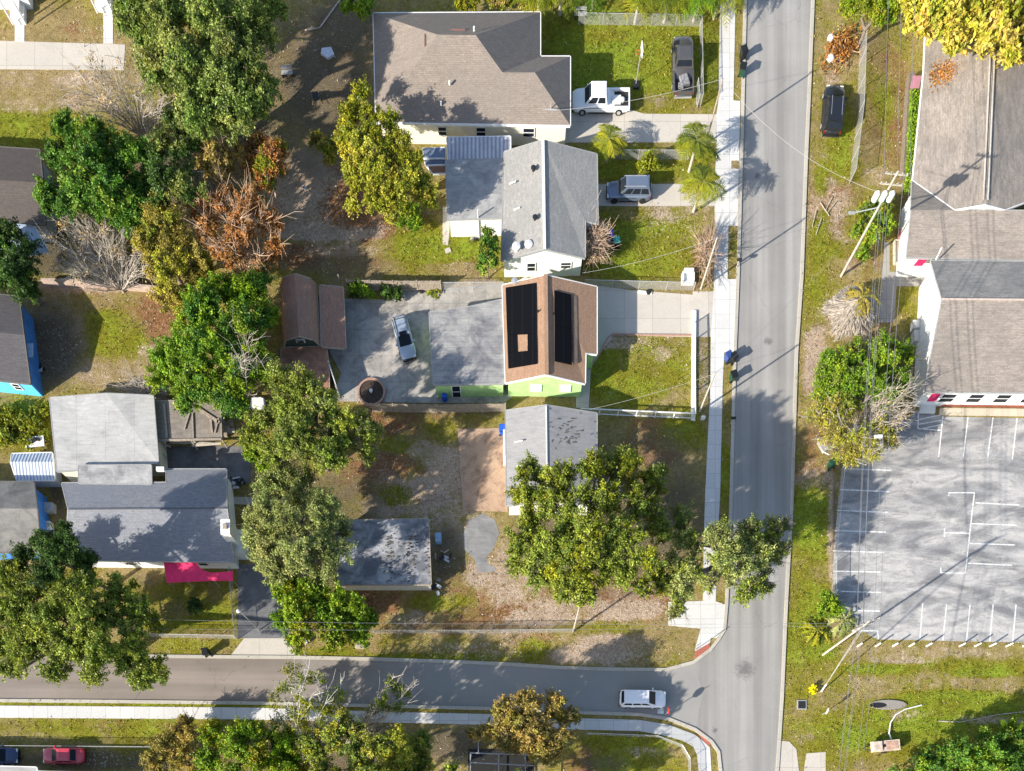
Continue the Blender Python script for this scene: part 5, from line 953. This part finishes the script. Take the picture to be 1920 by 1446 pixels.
bin_('upper black bin on the kerb near the top of the road', 1391,110,20,BKP,BKP); bin_('dark bin on the kerb just below the top black one', 1389,141,-15,DG,BKP)
bin_('bright blue bin on the grass beside the dry shrub', 1142,452,15,BB,BB); bin_('teal lidded bin next to the blue bin', 1154,464,10,BKP,BG)
bin_('navy bin tilted at the kerb beside the pavement', 1363,676,30,NV,NV); bin_('black bin at the kerb right of the navy bin', 1372,678,35,BKP,BKP); bin_('dark green bin on the verge below the navy bin', 1372,712,20,DG,BKP)
bin_('black bin standing on the side road kerb at lower left', 391,1226,10,BKP,BKP)
bin_('dark green bin beside the yellow tree on the east verge', 1555,876,30,DG,DG); bin_('blue lidded bin at the west wall of the plain grey house', 942,812,0,BB,BB,group='wheeled bins by the houses')
# mailboxes and small posts
def mailbox(label, px, py, c):
    o = thing('mailbox', label, 'mailbox', at(px, py)); p = at(px, py)
    MB().tube(p, p+Vector((0,0,1.05)), .05).build('post', POLEW, o); q = [(-.12,0),(.12,0),(.12,.14),(.08,.21),(0,.24),(-.08,.21),(-.12,.14)]
    mb = MB(); mb.add([(p.x-.25, p.y+a, 1.05+z) for a, z in q] + [(p.x+.25, p.y+a, 1.05+z) for a, z in q], [tuple(range(7))[::-1], tuple(range(7,14))] + [(i, (i+1) % 7, 7+(i+1) % 7, 7+i) for i in range(7)]); mb.build('box', c, o)
mailbox('black mailbox on the kerb strip opposite the leaning pole', 1381,502,DARK); mailbox('mailbox with pale post on the kerb by the shaded road', 1370,795,DARK)
# ---------------------------------------------------------------- fences
def pts_along(pl, step):
    out = []; P_ = P(pl)
    for a, b_ in zip(P_, P_[1:]):
        n = max(1, round((b_-a).length/step)); out += [a.lerp(b_, i/n) for i in range(n)]
    return out + [P_[-1]]
def fence(name, label, pl, h, kind='chain', step=2.6, cat='fence'):
    P_ = P(pl); o = thing(name, label, cat, P_[0]); pm = {'chain': STEEL, 'white': WHITE, 'wood': WOOD}[kind]
    for p in pts_along(pl, step):
        MB().tube(p, p+Vector((0,0,h+.05)), .035 if kind == 'chain' else .07, n=6).build('post', pm, o)
    mb = MB(); rl = MB()
    for a, b_ in zip(P_, P_[1:]):
        d = (b_-a).normalized(); nn = Vector((-d.y, d.x, 0))
        if kind == 'chain':
            up = Vector((0,0,h)); mb.add([a, b_, b_+up, a+up], [(0,1,2,3)]); rl.tube(a+up, b_+up, .025)
        elif kind == 'white':
            rl.beam(a+Vector((0,0,h-.08)), b_+Vector((0,0,h-.08)), .09, .1); rl.beam(a+Vector((0,0,.15)), b_+Vector((0,0,.15)), .07, .08)
            up = Vector((0,0,h-.1)); lo = Vector((0,0,.1)); mb.add([a+lo, b_+lo, b_+up, a+up], [(0,1,2,3)])
        else:
            L = (b_-a).length; n = int(L/.16)
            for i in range(n): mb.box(tuple(a.lerp(b_, (i+.5)/n)+Vector((0,0,h/2*random.uniform(.93,1.03)))), (.135,.025,h), math.atan2(d.y, d.x)+random.uniform(-.04,.04))
            rl.beam(a-nn*.05+Vector((0,0,h*.8)), b_-nn*.05+Vector((0,0,h*.8)), .05, .08); rl.beam(a-nn*.05+Vector((0,0,h*.25)), b_-nn*.05+Vector((0,0,h*.25)), .05, .08)
    mb.build({'chain': 'mesh_panel', 'white': 'mesh_panel', 'wood': 'boards'}[kind], pm if kind == 'wood' else CHAIN, o); rl.build('rail', pm, o); return o
fence('rail_fence', 'white rail fence along the south side of the lime green house lawn', [(1088,777),(1297,786)], 1.1, 'white', 1.9)
fence('rail_fence', 'white rail fence between the lime green house lawn and the pavement', [(1300,786),(1299,640),(1298,610)], 1.1, 'white', 2.4)
mb = MB()
for q in ((1301,585,1299,790),): mb.beam(at(q[0],q[1]), at(q[2],q[3]), .42, .25)
tag(mb.build('low_wall', WHITE), 'low white wall under the white fence beside the pavement', 'wall')
fence('wood_fence', 'weathered grey board fence north of the stained patio', [(655,545),(740,547),(828,547)], 1.6, 'wood')
fence('wood_fence', 'brown board fence south of the stained patio', [(700,772),(820,774),(948,772)], 1.5, 'wood')
fence('chain_link_fence', 'chain-link fence between the white house lawn and the driveway', [(1095,540),(1300,545)], 1.2)
fence('chain_link_fence', 'chain-link fence behind the white house annex', [(830,545),(944,544)], 1.2)
fence('chain_link_fence', 'chain-link fence along the narrow strip of palms and shrubs', [(1150,300),(1290,300)], 1.2)
fence('chain_link_fence', 'chain-link fence along the pavement beside the grey pickup', [(1313,200),(1311,60)], 1.5)
fence('chain_link_fence', 'chain-link fence across the top lawn behind the palms', [(1085,46),(1312,50)], 1.2)
fence('chain_link_fence', 'grey chain-link fence right of the red patio', [(436,1070),(447,1198)], 1.3, 'chain')
fence('chain_link_fence', 'grey chain-link fence below the shaded lawn at lower left', [(280,1195),(447,1198)], 1.3)
fence('chain_link_fence', 'long chain-link fence above the red sedan', [(-120,1400),(160,1402),(330,1403)], 1.0)
fence('chain_link_fence', 'chain-link fence along the scrubby corner lot', [(700,1188),(880,1188),(1074,1186)], 1.2)
fence('chain_link_fence', 'tall chain-link fence on the east verge by the black SUV', [(1612,75),(1607,220),(1592,345)], 1.9)
fence('chain_link_fence', 'chain-link fence along the west edge of the parking lot', [(1577,880),(1566,990),(1561,1060),(1560,1145)], 1.2)
fence('dark_metal_fence', 'dark fence curving round the corner lawn at bottom right of the junction', [(1100,1378),(1230,1383),(1275,1400),(1290,1425),(1292,1500)], 1.2)
fence('chain_link_fence', 'chain-link fence enclosing the small garden patch at upper left', [(330,335),(388,337),(388,298),(335,296)], 1.0)
# gate leaf
o = thing('gate', 'open chain-link gate leaf at the cream house driveway', 'gate', at(1307,203)); mb = MB(); q0, q1 = at(1307,203), at(1304,172)
for z in (0.1, 1.5): mb.tube(q0+Vector((0,0,z)), q1+Vector((0,0,z)), .03)
for q in (q0, q1): mb.tube(q, q+Vector((0,0,1.55)), .03)
mb.build('frame', STEEL, o); MB().add([q0, q1, q1+Vector((0,0,1.5)), q0+Vector((0,0,1.5))], [(0,1,2,3)]).build('mesh_panel', CHAIN, o)
# row of bollards along the south lot edge
BX = [1608,1642,1674,1705,1737,1799,1828,1856,1887,1918]; BN = ['first bollard from the left','second bollard from the left','third bollard from the left','fourth bollard from the left','fifth bollard from the left','first bollard right of the gap','second bollard right of the gap','third bollard right of the gap','fourth bollard right of the gap','rightmost bollard']
for x, nme in zip(BX, BN):
    p = at(x, 1212); o = MB().tube(p, p+Vector((0,0,1.15)), .09, .085, 10).lathe((p.x,p.y,1.15), [(.085,0),(.05,.05),(.01,.06)], 10).build('bollard', WHITE); tag(o, nme + ' along the south edge of the parking lot', 'bollard', 'white bollards along the parking lot')
# low garden wall left, edging kerbs
tag(MB().beam(at(85,535), at(165,537), .25, .9).beam(at(165,537), at(300,548), .25, .8).build('garden_wall', plain('pinkish_block', (.42,.32,.26), .85, 0, .2)), 'low pinkish garden wall behind the leafless tan tree', 'wall')
mb = MB(); q = P([(1299,630),(1200,629),(1150,627),(1141,633),(1130,652),(1118,675),(1104,692)])
for a, b_ in zip(q, q[1:]): mb.beam(a, b_, .12, .16)
tag(mb.build('brick_edging', plain('brick_edge', (.36,.22,.17), .85, 0, .25, 6)), 'curved reddish edging between the driveway and the lime house lawn', 'edging')
# round planter
o = thing('round_planter', 'round brick edged planting bed on the stained patio', 'planter', at(697,737)); c0 = at(697,737)
MB().lathe((c0.x,c0.y,0), [(1.5,.0),(1.5,.28),(1.28,.28),(1.28,.05)], 28).build('rim', MATS['brick_edge'], o); MB().lathe((c0.x,c0.y,0), [(1.27,.0),(1.27,.2)], 24).build('soil', plain('dark_soil', (.055,.04,.03), .95, 0, .5, 5), o)
MB().lathe((c0.x,c0.y,.2), [(.12,0),(.2,.3),(.05,.35)], 8).build('pot', WHITE, o)
# ---------------------------------------------------------------- poles and wires
def pole(name, label, px, py, h, r=.13, mat=None, cat='pole'):
    p = at(px, py); o = thing(name, label, cat, p); MB().tube(p, p+Vector((0,0,h)), r, r*.75, 10).build('shaft', mat or POLEW, o); return o, p+Vector((0,0,h))
def top_at(px, py, tx, ty):      # height of a vertical pole whose top is seen at tx, ty
    return H*(1 - (NY-py)/(NY-ty))
o, tA = pole('utility_pole', 'tall utility pole with three white transformers near the church', 1577,518,13.0,.13)
tA = Vector((at(1577,518).x, at(1577,518).y, 13.0)); mb = MB()
for z in (12.7, 11.6): MB().box((tA.x, tA.y, z), (2.1,.09,.1), -.1).build('crossarm', POLEW, o)
for dx in (-1.0, -.3, .4): MB().lathe((tA.x+dx, tA.y-.35, 10.2), [(.2,0),(.27,.08),(.27,.85),(.18,.95),(.06,1.1)], 12).build('transformer', WHITE, o)
mb = MB()
for dx in (-.95,-.5,.5,.95):
    for z in (12.76, 11.66): MB().lathe((tA.x+dx, tA.y-dx*.1, z), [(.04,0),(.06,.08),(.02,.18)], 6).build('insulator', STEEL, o)
MB().tube((tA.x,tA.y,9), (tA.x-2.2,tA.y-.2,8.6), .05).box((tA.x-2.4,tA.y-.2,8.6), (.6,.25,.1)).build('lamp_arm', STEEL, o)
o, tB = pole('utility_pole', 'utility pole leaning over the palmettos at the parking lot corner', 1543,1228,0.1,.16)
for ch_ in list(o.children): bpy.data.objects.remove(ch_)
pb = at(1543,1228); tB = at(1630,1165,11.5); MB().tube(pb, tB, .12, .09, 10).build('shaft', POLEW, o)
MB().box((tB.x, tB.y, tB.z-.3), (2.2,.09,.1), .35).build('crossarm', POLEW, o); MB().box((tB.x-.1, tB.y-.1, tB.z-1.3), (1.9,.09,.1), .35).build('crossarm', POLEW, o)
mb = MB()
for dx in (-1.1,-.5,.5,1.1): MB().lathe((tB.x+dx*.94, tB.y+dx*.34, tB.z-.24), [(.04,0),(.06,.08),(.02,.18)], 6).build('insulator', STEEL, o)
gw = at(1540,1297); mb = MB()
for d in (0,.5,1.1): mb.tube(tB-Vector((0,0,.4+d)), gw, .02)
mb.build('guy_wire', STEEL, o); MB().tube(gw, gw.lerp(tB, .12), .08).build('guy_guard', WHITE, o)
o, tC = pole('service_pole', 'slim wooden pole at the cream house driveway corner', 1323,271,7.2,.1,WOOD)
o, tD = pole('service_pole', 'slim leaning-looking pole in the dry brush by the pavement', 1314,542,7.0,.1)
o, tE = pole('service_pole', 'slim pole beside the pavement at the white fence corner', 1312,772,6.6,.1)
o, tF = pole('service_pole', 'slim pale pole on the corner lot below the largest oak', 1075,1184,8.2,.1)
o, tG = pole('light_pole', 'thin light pole rising beside the asphalt driveway', 486,1182,6.5,.06,STEEL)
MB().lathe((tG.x-.1,tG.y-.05,6.3), [(.12,0),(.2,.15),(.05,.25)], 10).build('lamp', WHITE, o)
o = thing('street_lamp', 'parking lot lamp on a pale pole at the yellow tree', 'street lamp', at(1582,866)); p = at(1582,866); MB().tube(p, p+Vector((0,0,5.2)), .09, .07, 8).build('shaft', POLEW, o)
MB().tube(p+Vector((0,0,5.1)), p+Vector((1.1,-.1,5.3)), .04).build('arm', STEEL, o); MB().box((p.x+1.35,p.y-.15,5.3), (.75,.3,.16)).build('lamp_head', WHITE, o)
def sign(name, label, px, py, h, shape, ang, col, cat='sign'):
    p = at(px, py); o = thing(name, label, cat, p); MB().tube(p, p+Vector((0,0,h)), .04).build('post', STEEL, o); d = Vector((math.cos(ang), math.sin(ang), 0)); nn = Vector((-d.y, d.x, 0))
    n = 8 if shape == 'oct' else 4; rr = .4
    q = [p + Vector((0,0,h-.35)) + d*(rr*math.cos(2*math.pi*(i+.5)/n)) + Vector((0,0,rr*math.sin(2*math.pi*(i+.5)/n))) + nn*.05 for i in range(n)]
    MB().add(q + [v+nn*.02 for v in q], [tuple(range(n)), tuple(range(n, 2*n))[::-1]] + [(i, (i+1) % n, n+(i+1) % n, n+i) for i in range(n)]).build('plate', col, o)
    MB().box((p.x, p.y, h+.12), (.75,.03,.18), .5).build('name_plate', plain('green_plate', (.02,.2,.1), .4), o) if shape == 'oct' else None
    return o
sign('stop_sign', 'stop sign post on the kerb beside the white SUV', 1247,1341,2.6,'oct',1.64,plain('red_plate', (.45,.02,.02), .4))
sign('road_sign', 'small sign post at the red tactile paving of the corner', 1303,1219,2.3,'sq',.6,STEEL)
sign('road_sign', 'small sign post on the lower east verge by the yard drain', 1541,1340,2.0,'sq',1.2,WHITE)
def wire(label, A, B, sag, r=.022, group=None, mat=None):
    pts = [A.lerp(B, i/24) - Vector((0,0,sag*4*(i/24)*(1-i/24))) for i in range(25)]
    return tag(MB().path(pts, r, 4).build('overhead_wire', mat or WIRE), label, 'cable', group)
WIRE = plain('wire_metal', (.22,.22,.22), .5, .3)
for i, (dx, z, wl) in enumerate(((-1.2,12.9,'topmost left'), (-.6,12.9,'topmost inner left'), (.6,12.9,'topmost inner right'), (1.2,12.9,'topmost right'), (-.5,10.4,'lower left'), (.4,9.6,'lowest right'))):
    wire(wl + ' wire between the two utility poles above the green thicket', Vector((tA.x+dx, tA.y, z)), Vector((tB.x+dx*.9, tB.y+dx*.33, tB.z-.1-(12.9-z)*.6)), .9, .02)
    wire(wl + ' wire running south from the lower utility pole', Vector((tB.x+dx*.9, tB.y+dx*.33, tB.z-.1-(12.9-z)*.6)), Vector((tB.x-4+dx, tB.y-40, 11-(12.9-z)*.6)), .9, .016)
for dx, wl in ((-1.2,'left'), (0,'middle'), (1.2,'right')): wire(wl + ' wire running north from the tall utility pole', Vector((tA.x+dx, tA.y, 12.9)), Vector((tA.x+dx+2.5, tA.y+50, 12.5)), 1.0, .02)
wire('upper wire crossing west over the junction to the driveway light pole', tB-Vector((0,0,.5)), at(-150,1150,9), 1.6, .014); wire('lower wire crossing west over the junction below its twin', tB-Vector((0,0,1.2)), at(-150,1172,8.2), 1.6, .014)
PW = plain('pale_cable', (.4,.4,.38), .5)
wire('service cable from the driveway corner pole to the cream house', tC, at(1033,208,4.0), .5, .011, mat=PW); wire('service cable crossing the road from the driveway corner pole', tC, tA-Vector((0,0,2.5)), 1.6, .011, mat=PW)
wire('service cable to the white house south gable', tD, at(1092,512,2.9), .5, .011, mat=PW); wire('cable crossing the road from the pole in the dry brush', tD, tA-Vector((0,0,3)), 1.6, .011)
wire('service cable to the plain grey house', tE, at(1105,768,3.2), .4, .011, mat=PW); wire('cable crossing the road from the white fence pole', tE, tA-Vector((0,0,3.2)), 1.8, .011)
# ---------------------------------------------------------------- small yard things
o = thing('basketball_hoop', 'portable basketball hoop on the lawn by the white pickup', 'hoop', at(1192,160)); p = at(1192,160)
MB().box((p.x,p.y-.1,.12), (.6,.8,.2)).build('base', DARK, o); MB().tube(p, p+Vector((0,.0,3.1)), .04).build('pole', STEEL, o); MB().box((p.x+.15,p.y+.5,3.3), (.06,1.1,.75), .1).build('backboard', WHITE, o)
mb = MB(); c0 = Vector((p.x-.25,p.y+.5,3.05))
for i in range(12): a = 2*math.pi*i/12; b_ = 2*math.pi*(i+1)/12; mb.tube(c0+Vector((.23*math.cos(a),.23*math.sin(a),0)), c0+Vector((.23*math.cos(b_),.23*math.sin(b_),0)), .02)
mb.build('rim', plain('orange_rim', (.5,.1,.02)), o); MB().tube(p+Vector((0,0,2.8)), c0+Vector((.4,0,.2)), .04).build('arm', STEEL, o)
def bench(label, px, py, w_, rz=0):
    p = at(px, py); o = thing('bench', label, 'bench', p, rz); mb = MB()
    for i in range(4): mb.box((0, -.18+i*.12, .45), (w_, .1, .04))
    mb.build('seat', STEEL, o, True); mb = MB()
    for i in range(3): mb.box((0, .28, .6+i*.13), (w_, .04, .1))
    mb.build('backrest', STEEL, o, True)
    for s_ in (-1, 1): MB().box((s_*w_*.45, .03, .22), (.06,.45,.44)).build('leg', DARK, o, True)
bench('grey slatted bench under the palms at the top edge', 1088,34,1.3)
o = thing('armchair', 'white discarded armchair at the end of the lawn fence', 'chair', at(1288,528)); p = at(1288,528)
MB().box((p.x,p.y,.3), (1.0,1.0,.5)).build('seat', WHITE, o); MB().box((p.x,p.y+.5,.6), (1.0,.22,1.1)).build('backrest', WHITE, o)
for s_ in (-1, 1): MB().box((p.x+s_*.56,p.y,.42), (.18,1.0,.74)).build('armrest', WHITE, o)
o = thing('debris_pile', 'pile of dead reddish palm fronds and branches on the east verge', 'debris', at(1578,90)); L = rng.normal(size=(900,3))*np.array([.9,.9,.3]); L[:,2] = np.abs(L[:,2])+.1; L[:,1] += L[:,0]*.5; L += np.array(at(1575,95))
leaves('dead_fronds', L, .3, np.array(PAL['rust'])[rng.integers(0,4,900)]*rng.uniform(.7,1.4,900)[:,None], o, asp=.2); mb = MB()
for i in range(22): a = rng.uniform(0,6.28); q = at(1578+rng.normal()*12, 95+rng.normal()*12, .3); mb.tube(q, q+Vector((math.cos(a)*1.1, math.sin(a)*1.1, rng.uniform(-.1,.3))), .03)
mb.build('branches', TANBARK, o)
for lb, x, y, s_ in (('white bag at the lower end of the dead frond pile', 1556,114,1.0), ('grey-white bag at the upper left of the dead frond pile', 1556,76,.8)):
    p = at(x, y); tag(MB().lathe((p.x,p.y,0), [(.3*s_,0),(.42*s_,.15),(.4*s_,.4),(.2*s_,.55),(.06*s_,.62)], 12).build('rubbish_bag', WHITE, smooth=True), lb, 'bag')
o = thing('storm_drain', 'dark square storm drain in the lower east verge', 'drain', at(1503,1322)); p = at(1503,1322)
MB().box((p.x,p.y,.04), (1.0,1.0,.1)).build('frame', STEEL, o); mb = MB().box((p.x,p.y,.1), (.78,.78,.03)); mb.build('grate', DARK, o)
p = at(1522,1295); mb = MB()
for i in range(7): a = i*.9; mb.box((p.x+.28*math.cos(a), p.y+.35*math.sin(a), .35+.1*(i % 3)), (.35,.18,.25), a)
tag(mb.build('hydrant_bollard', plain('bright_yellow', (.75,.62,.0), .5)), 'bright yellow marker object in the grass above the storm drain', 'marker')
def acunit(label, px, py, s_=.9, m=None):
    p = at(px, py); o = thing('air_conditioner', label, 'air conditioner', p); MB().box((p.x,p.y,.4), (s_,s_,.8)).build('casing', m or plain('ac_casing', (.45,.46,.45), .5), o)
    MB().lathe((p.x,p.y,.8), [(s_*.42,0),(s_*.42,.04),(s_*.36,.04)], 16).build('fan_ring', STEEL, o); MB().lathe((p.x,p.y,.81), [(s_*.33,0),(s_*.33,.015)], 14).build('fan_opening', DARK, o)
acunit('air conditioner beside the lower blue wall', 98,956); acunit('white air conditioner on the ground below the other one at the lower blue wall', 94,990,.8,WHITE)
acunit('round-topped air conditioner at the church west wall, upper', 1714,617,.9); acunit('larger air conditioner at the church west wall, lower', 1718,638,1.2)
o = MB().box(at(822,1010,.5), (.6,.9,.9)).build('storage_box', plain('pale_blue_box', (.25,.38,.55), .5)); tag(o, 'small pale blue box by the flat roofed outbuilding', 'box')
o = thing('garden_table', 'white garden table with dark clutter in the vine thicket', 'table', at(72,833)); p = at(72,835); MB().box((p.x,p.y,.72), (2.0,1.1,.06), .1).build('tabletop', WHITE, o)
for sx in (-1,1):
    for sy in (-1,1): MB().tube((p.x+sx*.85,p.y+sy*.4,0), (p.x+sx*.85,p.y+sy*.4,.7), .04).build('leg', WHITE, o)
tag(MB().box((p.x-.1,p.y+.05,.85), (.8,.35,.2), .5).box((p.x+.4,p.y+.2,.83), (.4,.3,.16), -.3).build('clutter', DARK), 'dark clutter lying on the white garden table', 'clutter')
for lb, x, y, c_, d in (('white tarp bundle left of the olive oak, by the timber canopy', 485,760,WHITE,(1.6,1.2,.5)), ('small terracotta pot seen through the olive oak', 625,836,MATS['brick_edge'],(.7,.7,.6)), ('white cooler at the foot of the bright lime tree', 567,1203,WHITE,(1.3,.7,.5)), ('small pale crate right of the bright lime tree', 676,1213,POLEW,(1.1,.4,.3)), ('white meter box on the grass by the white fence corner', 1317,786,WHITE,(.5,.25,.5)), ('red pot cluster by the church west wall', 1689,443,plain('faded_red',(.42,.14,.13)),(.9,1.1,.4))):
    p = at(x, y); q = [Vector((p.x + d[0]/2*cx_, p.y + d[1]/2*cy_, 0)) for cx_, cy_ in ((-1,-.7),(-.7,-1),(.8,-1),(1,-.6),(.9,.8),(.5,1),(-.8,.9))]
    nm = {'w': 'cooler_box', 's': 'crate', 'r': 'pot_group'}[lb[0]] if 'tarp' not in lb and 'pot seen' not in lb and 'meter' not in lb else ('tarp_bundle' if 'tarp' in lb else 'flower_pot' if 'pot' in lb else 'meter_box')
    o = MB().prism(q, 0, d[2]).prism(inset(q, .08), d[2], d[2]+.06).build(nm, c_); tag(o, lb, nm.split('_')[-1])
p = at(1548,836); mb = MB()
for i in range(16): a = i*2.4; q = p+Vector((rng.normal()*.5, rng.normal()*.5, .3+rng.random()*.4)); mb.tube(q, q+Vector((math.cos(a)*.7, math.sin(a)*.7, .1)), .04)
o = mb.box((p.x,p.y,.25), (1.5,1.3,.4), .5).build('scrap_heap', STEEL); tag(o, 'heap of grey scrap metal on the east verge by the yellow tree', 'scrap')
mb = MB()
for q in ((1538,380,1555,405),(1530,395,1523,425),(1560,370,1548,395),(1552,398,1568,378),(1540,410,1530,440)): mb.tube(at(q[0],q[1],.15), at(q[2],q[3],.1), .04)
tag(mb.build('fallen_branches', PALEBARK), 'fallen bare branches on the dry verge across from the road', 'branches')
tag(MB().path([at(640,-4,.1), at(612,35,.1), at(600,52,.1), at(572,57,.1)], .07).build('fallen_branch', PALEBARK), 'curved pale fallen branch in the dark yard at top', 'branch')
for lb, q in (('concrete parking stop on the driveway fence side', (1196,548,1222,551)),): tag(MB().beam(at(q[0],q[1]), at(q[2],q[3]), .25, .15).build('parking_stop', WHITE), lb, 'kerb block')
p = at(1216,549); tag(MB().lathe((p.x,p.y,0), [(.2,0),(.28,.08),(.28,.18),(.14,.2)], 16).build('tyre', RUBBER), 'loose dark tyre at the north edge of the lime house driveway', 'tyre')
def heap(name, label, cat, px, py, n, spread, mats, sz):
    o = thing(name, label, cat, at(px, py)); p = at(px, py)
    for i in range(n):
        a = random.uniform(0, 6.28); d = random.uniform(0, spread); MB().box((p.x+d*math.cos(a), p.y+d*math.sin(a), random.uniform(.1, .35)), (sz*random.uniform(.5, 1.4), sz*random.uniform(.2, .6), sz*random.uniform(.15, .4)), random.uniform(0, 3)).build('piece', mats[i % len(mats)], o)
    return o
heap('junk_heap', 'dark and white junk heap at the outbuilding south-east corner', 'junk', 815, 1100, 9, .9, (DARK, WHITE, WOOD), .6)
heap('junk_heap', 'dark clutter east of the outbuilding, below the pale blue box', 'junk', 830, 1048, 8, .9, (DARK, WOOD, STEEL), .5)
heap('junk_heap', 'clutter in the narrow gap between the slate roof and the greyish oak', 'junk', 450, 905, 9, .8, (DARK, STEEL), .6)
heap('junk_heap', 'clutter at the foot of the lower blue wall beside the air conditioners', 'junk', 98, 1000, 6, .6, (STEEL, DARK, CYAN), .5)
heap('junk_heap', 'scattered household clutter beside the upper blue wall', 'junk', 76, 700, 8, .9, (STEEL, DARK, WHITE), .45)
heap('junk_heap', 'small dark clutter under the slim vent mast of the white annex', 'junk', 893, 450, 6, .5, (DARK, STEEL), .45)
heap('plank_pile', 'pile of old planks at the east end of the broken timber canopy', 'planks', 424, 800, 9, 1.0, (WOOD, POLEW), 1.1)
heap('plank_pile', 'boards and frames half hidden under the olive oak', 'planks', 545, 826, 7, 1.1, (POLEW, WOOD), 1.2)
o = MB().prism(inset([at(604,94), at(622,92), at(628,106), at(616,113), at(602,104)], .02), 0, .25).build('tarp', plain('lilac_tarp', (.55,.55,.62), .6, 0, .2, 4)); tag(o, 'small pale lilac tarp in the dark yard left of the cream house', 'tarp')
bench('weathered bench in the dark yard under the streaky oak', 540, 143, 1.2, .05)
o = thing('wheelbarrow', 'black wheelbarrow standing in the dark yard below the tarp', 'wheelbarrow', at(594,190)); p = at(594,190)
MB().box((p.x,p.y,.5), (.6,.9,.3), .2, .7).build('tray', DARK, o); MB().lathe((p.x,p.y+.6,.2), [(.15,-.05),(.2,-.04),(.2,.04),(.15,.05)], 12, 'y').build('wheel', RUBBER, o)
for s_ in (-1, 1): MB().tube((p.x+s_*.25,p.y+.5,.3), (p.x+s_*.3,p.y-.9,.6), .025).build('handle', WOOD, o)
p = at(571,355); tag(MB().lathe((p.x,p.y,0), [(.14,0),(.18,.35),(.15,.35),(.13,.05)], 12).build('bucket', WHITE), 'small white bucket on the bare dirt west of the yellow-green tree', 'bucket')
p = at(834,750); tag(MB().lathe((p.x,p.y,0), [(.28,0),(.3,.1),(.3,.8),(.26,.88)], 14).build('barrel', BB), 'blue barrel by the lime green annex wall', 'barrel')
p = at(790,548); tag(MB().lathe((p.x,p.y,0), [(.2,0),(.26,.3),(.22,.32)], 12).build('flower_pot', DARK), 'dark flower pot left of the spiky yucca', 'pot')
for lb, x, y in (('stepping slab nearest the annex corner, leaning against the kerb line', 840, 470),): tag(MB().box(at(x,y,.05), (.6,.5,.1), .3).build('stepping_stone', DRIVE), lb, 'stone')
# ---------------------------------------------------------------- ground stuff
def inpoly(px, py, poly):
    c_ = np.zeros(px.shape, bool); n = len(poly)
    for i in range(n):
        x0, y0 = poly[i]; x1, y1 = poly[i-1]
        if y0 == y1: continue
        c_ ^= ((y0 > py) != (y1 > py)) & (px < (x1-x0)*(py-y0)/(y1-y0)+x0)
    return c_
N_ = 130000; X = rng.uniform(-57, 57, N_); Y = rng.uniform(8, 97, N_); W_ = weights(X, Y); px_, py_ = X/S+NX, NY-Y/S; ok = np.ones(N_, bool)
for pl in SLABS: ok &= ~inpoly(px_, py_, pl)
gsel = ok & (rng.random(N_) < np.clip(W_['g']*1.1-.25, 0, 1)*(1-np.clip(W_['d'], 0, .8))*(1-.7*soil_shade(X, Y))) 
Lg = np.stack([X, Y, rng.uniform(.02, .12, N_) + (rng.random(N_) < .12)*.18], 1)[gsel]; Lg = np.concatenate([Lg + rng.normal(size=Lg.shape)*np.array([.08,.08,.02]) for _ in range(2)]); M = len(Lg)
pc = np.array([(.13,.15,.015),(.21,.21,.025),(.32,.29,.05),(.08,.10,.012),(.40,.32,.12)]); o = leaves('grass', Lg, .1, pc[rng.integers(0,5,M)]*rng.uniform(.7,1.3,M)[:,None], None, upb=.5, asp=.4); o['kind'] = 'stuff'; o['label'] = 'short grass tufts on the lawns and verges'
lsel = ok & (rng.random(N_) < np.clip(W_['l']*.5 + W_['s']*.35, 0, .8)); Ll = np.stack([X, Y, rng.uniform(.02,.06,N_)], 1)[lsel]; M = len(Ll); pc = np.array([(.36,.17,.08),(.44,.32,.2),(.5,.46,.4),(.25,.14,.08),(.5,.42,.3)])
o = leaves('fallen_leaves', Ll, .09, pc[rng.integers(0,5,M)]*rng.uniform(.7,1.2,M)[:,None], None, upb=1.5, asp=.6); o['kind'] = 'stuff'; o['label'] = 'fallen leaves scattered over the yards'

from collections import Counter
tops = [o for o in C.objects if o.parent is None and 'label' in o.keys() and 'category' in o.keys()]
cn = Counter(o.name.split('.')[0] for o in tops)
for o in tops:
    n = o.name.split('.')[0]
    if cn[n] > 1 and 'group' not in o.keys():
        o['group'] = {'bush': 'bushes'}.get(n, n.replace('_', ' ') + 's') + ' in the neighbourhood'
